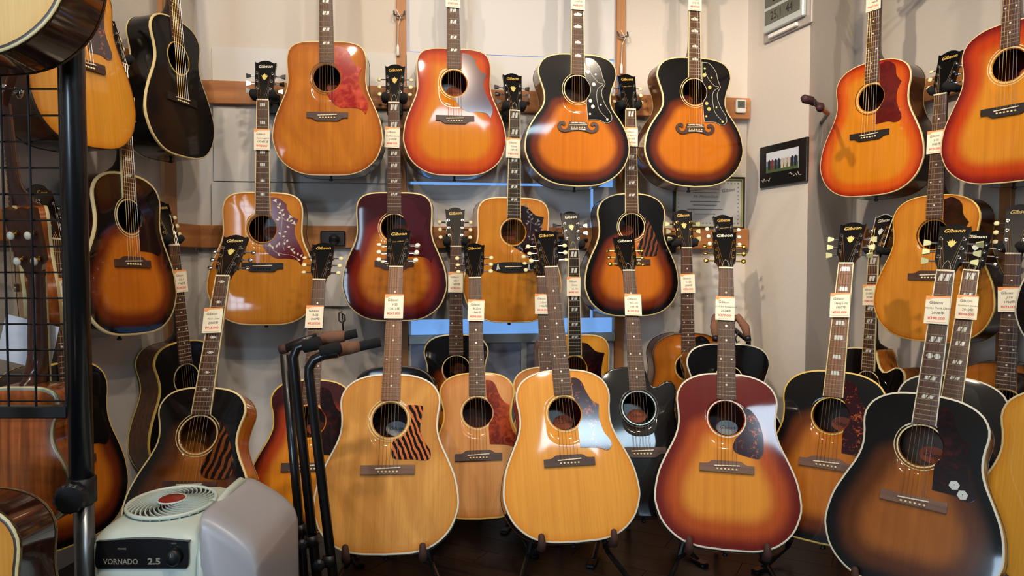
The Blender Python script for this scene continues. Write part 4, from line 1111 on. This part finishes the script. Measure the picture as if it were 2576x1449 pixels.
for r_, y_ in kprof:
    for k in range(npt):
        rr_ = .030 * r_ * (1 + (.035 if k % 2 else -.035) * (1 if .9 < r_ else 0))
        t_ = 2 * math.pi * k / npt; vs.append((rr_ * math.cos(t_), y_, rr_ * math.sin(t_)))
kn.put(vs, [(i * npt + k, i * npt + (k + 1) % npt, (i + 1) * npt + (k + 1) % npt, (i + 1) * npt + k) for i in range(4) for k in range(npt)] + [tuple(range(4 * npt, 5 * npt))])
add('clamp_knob', kn.mesh(), 'black_plastic', cl, T((-.004, -pr * 1.05, zc - .004)) @ Rz(18))
gx = px(160, 656, RY).x - pc.x
zb = px(80, 1035, RY).z
bh = 15 / FPX * RY
sp = 69 / FPX * RY; sh_ = 65.4 / FPX * RY
z_top = px(0, 229, RY).z + sh_ * 9
z_first = px(0, 1010, RY).z
add('bottom_bar', MB().box(gx - .46, gx + .006, -bh, bh, zb - bh, zb + bh, bev=.002).mesh(), 'black_metal', rk)
add('edge_wire', MB().tube([(gx, 0, zb), (gx, 0, z_top)], .0035, 8).mesh(), 'black_metal', rk)
vw = MB().tube([(0, 0, zb), (0, 0, z_top)], .0026, 6).mesh()
hw = MB().tube([(gx - .46, .004, 0), (gx, .004, 0)], .0022, 6).mesh()
x_ = px(82, 656, RY).x - pc.x
for i in range(7): add('wire', vw, 'black_metal', rk, T((x_ - i * sp, 0, 0)))
for i in range(int((z_top - z_first) / sh_) + 1): add('wire', hw, 'black_metal', rk, T((0, 0, z_first + i * sh_)))
for i in range(2): add('bracket', MB().box(gx - .004, gx + .02, -.006, .006, -.012, .012).mesh(), 'black_metal', rk, T((0, 0, zb + .004 + i * 1.3)))
o = add('paper_card', MB().box(-.062, .062, -.0006, .0006, -.052, .052).mesh(), 'paper_white', None, T(px(70, 862, 1.622)) @ Ry(14))
tag1(o, 'plain white paper sheet hung behind the koa ukulele', 'paper')

# ------------------------------------------------------------------ humidifier
hm = T((-.718, 1.56, 0))
hu = thing('humidifier', 'pale mint humidifier with round swirled vent and grey water tank', 'humidifier', hm)
def rrect(hx, hy, r, n=6):
    pts = []
    for cx, cy, a0 in ((hx - r, hy - r, 0), (-hx + r, hy - r, 90), (-hx + r, -hy + r, 180), (hx - r, -hy + r, 270)):
        for k in range(n + 1):
            a = R(a0 + 90 * k / n); pts.append((cx + r * math.cos(a), cy + r * math.sin(a)))
    return pts
def loft(secs, name='part', cap=True):
    n = len(secs[0]); vs = [p for s in secs for p in s]
    fs = [(i * n + k, i * n + (k + 1) % n, (i + 1) * n + (k + 1) % n, (i + 1) * n + k) for i in range(len(secs) - 1) for k in range(n)]
    if cap: fs += [tuple(reversed(range(n))), tuple(range((len(secs) - 1) * n, len(secs) * n))]
    return MB().put(vs, fs)
bx, by, bcx = .112, .140, -.025
def sec(z, ins, r=.032, slope=0.0):
    return [(bcx + x, y, z + slope * (y)) for x, y in rrect(bx - ins, by - ins, max(.02, r))]
body = loft([sec(0, .006), sec(.02, 0), sec(.372, .0), sec(.388, .004, .032, .01), sec(.402, .014, .034, .03), sec(.412, .032, .034, .05)])
add('body', body.mesh(smooth=True), 'humid_white', hu)
tm = T((bcx - .006, -.002, .4135)) @ Rx(3.0) @ S3(.93, .93, 1)
gr = add('vent_well', MB().lathe([(.001, .001), (.097, .001), (.097, .0025), (.001, .0025)], 40, None, 'Z').mesh(), 'vent_dark', hu, tm)
add('vent_rim', cached(('vrim',), lambda: MB().tube([(0.097 * math.cos(2 * math.pi * k / 48), 0.097 * math.sin(2 * math.pi * k / 48), .006) for k in range(49)], .0045, 6).mesh(smooth=True)), 'humid_white', gr)
def vane():
    b = MB(); pts = []
    for i in range(9):
        t = i / 8; r_ = .030 + .066 * t; a = 1.15 * t
        pts.append((r_ * math.cos(a), r_ * math.sin(a), .004 + .010 * (1 - t) * 0.6))
    vs = []
    for x, y, z in pts: vs += [(x, y, z - .004), (x, y, z + .003), (x + .0024, y + .0026, z + .003), (x + .0024, y + .0026, z - .004)]
    fs = []
    for i in range(8):
        for k in range(3): fs.append((4 * i + k, 4 * i + k + 1, 4 * i + k + 5, 4 * i + k + 4))
    return b.put(vs, fs).mesh()
vm = vane()
for k in range(30): add('vent_vane', vm, 'humid_white', gr, Rz(12 * k))
hub = add('vent_hub', MB().lathe([(.031, .004), (.031, .012), (.026, .0155), (.001, .017)], 28, None, 'Z').mesh(smooth=True), 'hub_red', gr)
add('hub_ring', MB().tube([(.031 * math.cos(2 * math.pi * k / 36), .031 * math.sin(2 * math.pi * k / 36), .0125) for k in range(37)], .0022, 6).mesh(smooth=True), 'humid_white', hub)
pan = add('control_panel', MB().prism(sharp_curve([(-.112, -.031, 1), (-.118, -.02), (-.114, .020), (-.104, .028), (0, .033), (.098, .028), (.106, .020), (.106, -.02), (.100, -.031, 1)], 4), -.003, .012).mesh(), 'humid_panel', hu, T((bcx + .003, -by + .0005, .360)) @ S3(.84, 1, .95))
add('panel_text', text_mesh('VORNADO', .0165, 0.0, .0003), 'panel_print', pan, T((-.056, -.0034, -.021)))
add('panel_text', text_mesh('2.5', .0185, 0.0, .0006), 'panel_print', pan, T((.024, -.0034, -.021)) @ S3(1.4, 1, 1))
add('panel_mark', text_mesh('POWER', .006), 'panel_print', pan, T((-.052, -.0034, .010)))
add('panel_mark', text_mesh('HIGH', .005), 'panel_print', pan, T((.072, -.0034, .022)))
kb = add('dial', MB().lathe([(.019, 0), (.018, -.010), (.014, -.014), (.002, -.015)], 24).mesh(smooth=True), 'black_plastic', pan, T((.073, -.003, -.004)))
add('dial_mark', unit_box(), 'panel_print', kb, T((0, -.0155, .008)) @ S3(.0015, .001, .008))
prof = sharp_curve([(.050, 0, 1), (.168, 0, 1), (.171, .05), (.171, .30), (.168, .345), (.155, .375), (.120, .405), (.075, .432), (.050, .438, 1)], 4)
def tsec(y, k):
    return [(.105 + (x - .105) * (1 - k), y, .21 + (z - .21) * (1 - k * 1.2)) for x, z in reversed(prof)]
tank = loft([tsec(-.142, .10), tsec(-.136, .04), tsec(-.12, .008), tsec(-.09, 0), tsec(.09, 0), tsec(.12, .008), tsec(.136, .04), tsec(.142, .10)])
tk = add('water_tank', tank.mesh(smooth=True), 'humid_grey', hu, T((.036, 0, 0)))
rid = [(.053, -.138, .02), (.053, -.138, .30), (.053, -.132, .355), (.053, -.112, .395), (.053, -.07, .425), (.053, .0, .438), (.053, .08, .440), (.053, .13, .415)]
add('tank_ridge', MB().tube([tuple(p) for p in rid], .009, 8).mesh(smooth=True), 'humid_white', hu, T((.036, 0, 0)))

# ------------------------------------------------------------------ folded tube guitar stand (centre left)
SY = 1.76
def sp_(x, y, dy=0.0): return px(x, y, SY + dy)
st = thing('tube_guitar_stand', 'tall black triple tube guitar stand with foam neck arms, empty', 'stand', T((sp_(790, 1449).x, SY, 0)))
o_ = Vector((sp_(790, 1449).x, SY, 0))
def ln(a, b): return [Vector(a) - o_, Vector(b) - o_]
def tubes(name, pts, r, mat, parent, n=12, smooth=True):
    return add(name, MB().tube([Vector(p) - o_ for p in pts], r, n).mesh(smooth=smooth), mat, parent)
def down(a, b):   # continue a line to the floor
    a, b = Vector(a), Vector(b); d = b - a
    return a + d * ((a.z - .012) / (a.z - b.z))
TR = .0125
p1, q1 = sp_(716, 892, .06), sp_(765, 1449, .06)
p2, q2 = sp_(737, 890, .03), sp_(797, 1449, .03)
p3, q3 = sp_(778, 945), sp_(838, 1449)
tubes('tube', [p1, down(p1, q1)], TR * .95, 'black_metal', st)
tubes('tube', [sp_(800, 863, .03), sp_(770, 866, .03), sp_(748, 874, .03), sp_(738, 900, .03), down(p2, q2)], TR, 'black_metal', st)
tubes('tube', [sp_(850, 888), sp_(815, 893), sp_(790, 905), sp_(778, 925), p3, down(p3, q3)], TR, 'black_metal', st)
tubes('neck_arm', [sp_(704, 882, .06), sp_(762, 858, .06), sp_(798, 848, .07)], .011, 'black_metal', st)
fa = tubes('neck_arm', [sp_(764, 872, .03), sp_(806, 862, .03)], .0165, 'black_foam', st)
tubes('foam_tip', [sp_(704, 880, .06), sp_(722, 876, .06)], .0125, 'leather_brown', fa)
fb = tubes('neck_arm', [sp_(805, 860, .07), sp_(898, 838, .09)], .0115, 'black_foam', st)
tubes('cloth_wrap', [sp_(803, 862, .07), sp_(822, 850, .07), sp_(860, 846, .08), sp_(868, 846, .08)], [.012, .017, .0155, .013], 'felt_brown', fb)
fc = tubes('neck_arm', [sp_(808, 886), sp_(856, 874)], .0155, 'black_foam', st)
fd = tubes('neck_arm', [sp_(845, 884, .04), sp_(958, 860, .06)], .0125, 'black_foam', st)
tubes('cloth_wrap', [sp_(835, 892, .03), sp_(850, 880, .035), sp_(885, 874, .045), sp_(905, 871, .05)], [.013, .018, .0165, .0135], 'felt_brown', fd)
for x, y, dy in ((757, 1330, .06), (785, 1358, .03), (828, 1408, 0)):
    c = tubes('collar', [sp_(x - 1, y - 12, dy), sp_(x + 2, y + 14, dy)], .0165, 'black_plastic', st)
    k = MB().lathe([(.013, 0), (.015, -.004), (.015, -.012), (.008, -.016), (.001, -.0165)], 10, T(sp_(x - 24, y + 8, dy) - o_ + Vector((0, -.006, 0))) @ Rz(20))
    add('knob', k.mesh(), 'black_plastic', c)
for a, b in ((down(p1, q1), sp_(700, 1900, .2)), (down(p2, q2), sp_(860, 1800, .25)), (down(p3, q3), sp_(905, 1900, -.1))):
    e = Vector((b.x, b.y, .012))
    tubes('floor_foot', [a, e], .012, 'black_metal', st)

# tall stand holding the black-topped guitar by the back wall
G8 = GUITARS['B8']; e8 = G8['m'] @ Vector((0, 0, 0))
t8 = thing('yoke_guitar_stand', 'tall black guitar stand with brown padded yoke behind the cherry sunburst floor guitar', 'stand', T((e8.x, e8.y + .16, 0)))
yk = px(1832, 822, 2.80); o8 = Vector((e8.x, e8.y + .16, 0))
ux = .99 - o8.x; uy = 2.985 - o8.y
add('upright', MB().tube([(ux, uy, .012), (ux, uy, yk.z - .08), (ux * .6, uy - .02, yk.z - .03), Vector((yk.x, yk.y + .03, yk.z)) - o8], .011, 10).mesh(smooth=True), 'black_metal', t8)
for s in (-1, 1):
    b = Vector((yk.x, yk.y, yk.z)) - o8
    ym = add('yoke_arm', MB().tube([b + Vector((0, .03, .02)), b + Vector((s * .045, .02, .035)), b + Vector((s * .060, -.02, .0)), b + Vector((s * .062, -.045, -.035))], [.012, .016, .0165, .0125], 8).mesh(smooth=True), 'felt_brown', t8)
    add('arm_tip', MB().tube([b + Vector((s * .062, -.043, -.033)), b + Vector((s * .063, -.050, -.05))], .0125, 8).mesh(smooth=True), 'black_plastic', ym)
    add('body_rest', MB().tube([(ux, uy, .06), (s * .11, .02, .07), (s * .11, -.155, .085), (s * .112, -.18, .115)], .009, 8).mesh(smooth=True), 'black_foam', t8)
add('strap', MB().tube([b + Vector((-.01, -.04, -.03)) if False else px(1858, 835, 2.74) - o8, px(1850, 850, 2.74) - o8, px(1853, 862, 2.74) - o8, px(1860, 858, 2.74) - o8], .003, 6).mesh(), 'black_plastic', t8)
add('foot', MB().tube([(ux, uy, .05), (ux - .05, uy - .2, .012)], .01, 8).mesh(), 'black_metal', t8)

# ------------------------------------------------------------------ things on the walls
# empty hanger on the lower rail
eh = on_back(839, .041)
e_ = thing('guitar_hanger', 'empty black hanger plate on the lower rail without a guitar', 'hanger', T((eh.x, eh.y, px(839, 600, eh.y).z)) @ Rz(WBY))
add('wall_plate', MB().box(-.050, .050, -.016, .0, -.031, .031, bev=.004).mesh(), 'black_plastic', e_)
add('socket', MB().lathe([(.022, 0), (.020, -.014), (.012, -.024), (.009, -.03)], 14, T((.006, -.015, -.004))).mesh(smooth=True), 'black_plastic', e_)
add('bar', MB().tube([(.006, -.04, -.004), (.010, -.075, -.008)], .008, 8).mesh(), 'black_metal', e_)
# maroon hanger in the recess
mh = px(2046, 262, 2.62)
m_ = thing('guitar_hanger', 'empty hanger with maroon padded arms sticking out beside the cherry sunburst guitar', 'hanger', T(mh))
add('bar', MB().tube([(.012, 0, -.004), (.132, .18, .002), (.20, .40, .006)], .008, 8).mesh(), 'black_metal', m_)
add('pad', MB().tube([(-.045, -.02, .022), (-.035, -.015, .014), (-.012, -.006, .012), (.004, 0, .0)], [.012, .0165, .016, .009], 8).mesh(smooth=True), 'pad_maroon', m_)
add('pad', MB().tube([(-.004, -.05, -.024), (.008, -.04, -.024), (.018, -.02, -.012), (.014, 0, .0)], [.009, .014, .014, .009], 8).mesh(smooth=True), 'pad_maroon', m_)
add('clip', MB().tube([(.0, -.01, .006), (.03, .006, .0)], .010, 8).mesh(), 'chrome', m_)
# thermometer on the rail end
th = on_back(1857, .041)
t_ = thing('thermometer', 'small white digital thermometer on the end of the upper rail', 'thermometer', T((th.x, th.y, px(1857, 268, th.y).z)) @ Rz(WBY))
add('case', MB().box(-.024, .024, -.011, 0, -.030, .030, bev=.004).mesh(), 'white_plastic', t_)
add('display', MB().box(-.017, .017, -.0125, -.010, -.008, .022).mesh(), 'lcd', t_)
add('digits', text_mesh('25', .018), 'lcd_ink', t_, T((0, -.013, .001)))
# digital clock on the column
CD = (C_CE - C_BR).normalized()
def on_col(x, out=0.0):
    k = (x - CXP) / FPX; n = Vector((CD.y, -CD.x, 0)); a = C_BR + n * out
    t = (k * a.y - a.x) / (CD.x - k * CD.y)
    return a + CD * t
cyaw = math.degrees(math.atan2(CD.y, CD.x))
ca, cb = on_col(1918), on_col(2038)
cw = (cb - ca).length
cz = px(1975, 78, (ca.y + cb.y) / 2).z
ck = thing('digital_clock', 'silver digital wall clock with grey display and clear surround', 'clock', T((ca + cb) / 2 + Vector((0, 0, cz))) @ Rz(cyaw))
add('surround', MB().box(-cw / 2, cw / 2, -.012, -.001, -.012, .30, bev=.003).mesh(), 'clock_clear', ck)
add('case', MB().box(-cw / 2 + .022, cw / 2 - .03, -.030, -.012, .022, .29, bev=.004).mesh(), 'clock_silver', ck)
for i, (z0, z1, t) in enumerate(((.052, .110, '25.1  44'), (.125, .185, '6  9 31'), (.20, .27, '14:05'))):
    d = add('display', MB().box(-cw / 2 + .036, cw / 2 - .045, -.0325, -.029, z0, z1).mesh(), 'lcd', ck)
    add('digits', text_mesh(t, .05), 'lcd_ink', d, T((-.006, -.0332, z0 + .012)) @ S3(.85, 1, 1))
add('stand_bar', MB().box(-cw / 2 + .05, cw / 2 - .075, -.026, -.012, -.004, .012, bev=.002).mesh(), 'white_plastic', ck)
# framed photograph on the column
fa_, fb_ = on_col(1914), on_col(2032)
fw = (fb_ - fa_).length; fz = px(1973, 412, (fa_.y + fb_.y) / 2).z
fp = thing('framed_photo', 'black framed group photograph with white signatures on the mount', 'picture frame', T((fa_ + fb_) / 2 + Vector((0, 0, fz))) @ Rz(cyaw))
hh = .088
add('mount', MB().box(-fw / 2, fw / 2, -.014, -.001, -hh, hh, bev=.002).mesh(), 'frame_black', fp)
pw, z0, z1 = fw * .34, -.030, .056
ph = add('photo', MB().box(-pw, pw, -.0155, -.013, z0, z1).mesh(), 'photo_sky', fp)
add('photo_hill', MB().box(-pw, pw, -.0160, -.0155, z0 + .028, z0 + .050).mesh(), 'photo_hill', ph)
add('photo_grass', MB().box(-pw, pw, -.0162, -.0155, z0, z0 + .028).mesh(), 'photo_grass', ph)
for i in range(9):
    x0 = -pw * .85 + i * pw * .205; mt = ('photo_figure_dark', 'photo_figure_red', 'photo_figure_dark', 'photo_figure_dark', 'photo_figure_pale', 'photo_figure_pale', 'photo_figure_pale', 'photo_figure_dark', 'photo_figure_dark')[i]
    add('photo_figure', MB().prism([(x0, z0 + .012), (x0 + pw * .13, z0 + .012), (x0 + pw * .15, z0 + .044), (x0 + pw * .1, z0 + .055), (x0 + pw * .03, z0 + .055), (x0 - pw * .02, z0 + .044)], -.0166, -.0160).mesh(), mt, ph)
def scribble(n, w, h, seed):
    r_ = random.Random(seed); return MB().tube([(w * i / n + r_.uniform(-.2, .2) * w / n, -.0152, r_.uniform(-h, h)) for i in range(n + 1)], .0007, 4).mesh()
add('signature', scribble(9, .07, .011, 3), 'bind_white', fp, T((-fw / 2 + .012, 0, -.058)))
add('signature', scribble(12, .075, .010, 5), 'bind_white', fp, T((fw / 2 - .105, 0, -.052)))
# certificate on the back wall
qa, qb = on_back(1690), on_back(1866)
qw = (qb - qa).length; qz0, qz1 = px(1860, 577, qb.y).z, px(1860, 447, qb.y).z
qc = thing('framed_certificate', 'certificate in thin black and gold frame standing on the lower rail', 'picture frame', T(qa + Vector((0, 0, qz0))) @ Rz(WBY))
qh = qz1 - qz0
def frame(x0, x1, z0, z1, w, y0, y1):
    b = MB(); b.box(x0, x1, y0, y1, z0, z0 + w); b.box(x0, x1, y0, y1, z1 - w, z1); b.box(x0, x0 + w, y0, y1, z0 + w, z1 - w); b.box(x1 - w, x1, y0, y1, z0 + w, z1 - w); return b.mesh()
fr = add('frame', frame(0, qw, 0, qh, .008, -.022, -.001), 'frame_black', qc)
add('gilt_edge', frame(.008, qw - .008, .008, qh - .008, .005, -.019, -.001), 'frame_gold', fr)
ce = add('sheet', MB().box(.013, qw - .013, -.008, -.004, .013, qh - .013).mesh(), 'certificate_paper', qc)
bd = MB()
for i in range(18):
    for z in (.026, qh - .028): bd.prism([(-.004, 0), (0, -.004), (.004, 0), (0, .004)], -.0086, -.008, T((.026 + i * (qw - .052) / 17, 0, z)))
for i in range(11):
    for x in (.026, qw - .026): bd.prism([(-.004, 0), (0, -.004), (.004, 0), (0, .004)], -.0086, -.008, T((x, 0, .026 + i * (qh - .054) / 10)))
add('printed_border', bd.mesh(), 'print_blue', ce)
add('printed_name', text_mesh('Mr. Minoru Endo', .017, .3), 'print_grey', ce, T((qw * .46, -.0088, qh * .60)))
add('printed_logo', text_mesh('Gibson', .022, .3, .0003), 'print_grey', ce, T((qw * .78, -.0088, qh * .72)) @ Ry(-8))
for i, (w_k, z_k) in enumerate(((.40, .76), (.34, .69), (.42, .52), (.34, .45), (.5, .37), (.3, .28))):
    add('printed_line', MB().box(qw * (.45 - w_k / 2), qw * (.45 + w_k / 2), -.0086, -.008, qh * z_k, qh * z_k + .0035).mesh(), 'print_grey', ce)
# blind cords on the posts
for u, ytop, ypull, lab in ((1008, 40, 118, 'white blind cord with toggle on a hook, post beside the amber red-guard guitar'), (1562, 92, 165, 'white blind cord with toggle on a hook, post beside the white-flowered jumbo')):
    p = on_back(u, .020)
    b_ = thing('blind_cord', lab, 'cord', T((p.x, p.y, px(u, ytop, p.y).z)) @ Rz(WBY), 'blind cords hung on post hooks')
    add('hook', MB().tube([(-.022, 0, .018), (-.020, -.018, -.002), (0, -.022, -.010), (.020, -.018, -.002), (.022, -.004, .018)], .004, 8).mesh(smooth=True), 'grey_metal', b_)
    cz_ = px(u, ypull, p.y).z - px(u, ytop, p.y).z
    add('cord', MB().tube([(-.012, -.020, .02), (.006, -.024, -.012), (-.004, -.012, -.04), (-.006, -.010, cz_)], .0016, 6).mesh(), 'white_plastic', b_)
    add('toggle', MB().tube([(-.006, -.010, cz_ + .006), (-.006, -.010, cz_ - .004), (-.006, -.010, cz_ - .035), (-.006, -.010, cz_ - .04)], [.003, .006, .007, .004], 8).mesh(smooth=True), 'white_plastic', b_)
# wood-framed white panel high on the right wall
wp = thing('wall_panel', 'white panel with wooden edge strip behind the crimson-shouldered guitar', 'panel', wall_frame(C_IN + RD * 0.93, RD))
add('panel', MB().box(.03, .9, -.012, -.001, 1.69, 2.14).mesh(), 'foam_board', wp)
add('edge_strip', MB().box(0, .03, -.018, -.001, 1.69, 2.14, bev=.002).mesh(), 'pine_post', wp)
# carabiner hook under the lower rail
hk = px(861, 815, 2.83)
k_ = add('hanging_hook', MB().tube([(0, 0, .05), (-.012, 0, .044), (-.012, 0, .012), (.0, 0, .004), (.011, 0, .014), (.010, 0, .034), (.0, 0, .042), (.002, 0, 0), (.004, 0, -.035)], .0032, 6).mesh(smooth=True), 'black_metal', None, T(hk))
tag1(k_, 'small black wire hook hanging on the wall under the lower rail', 'hook')
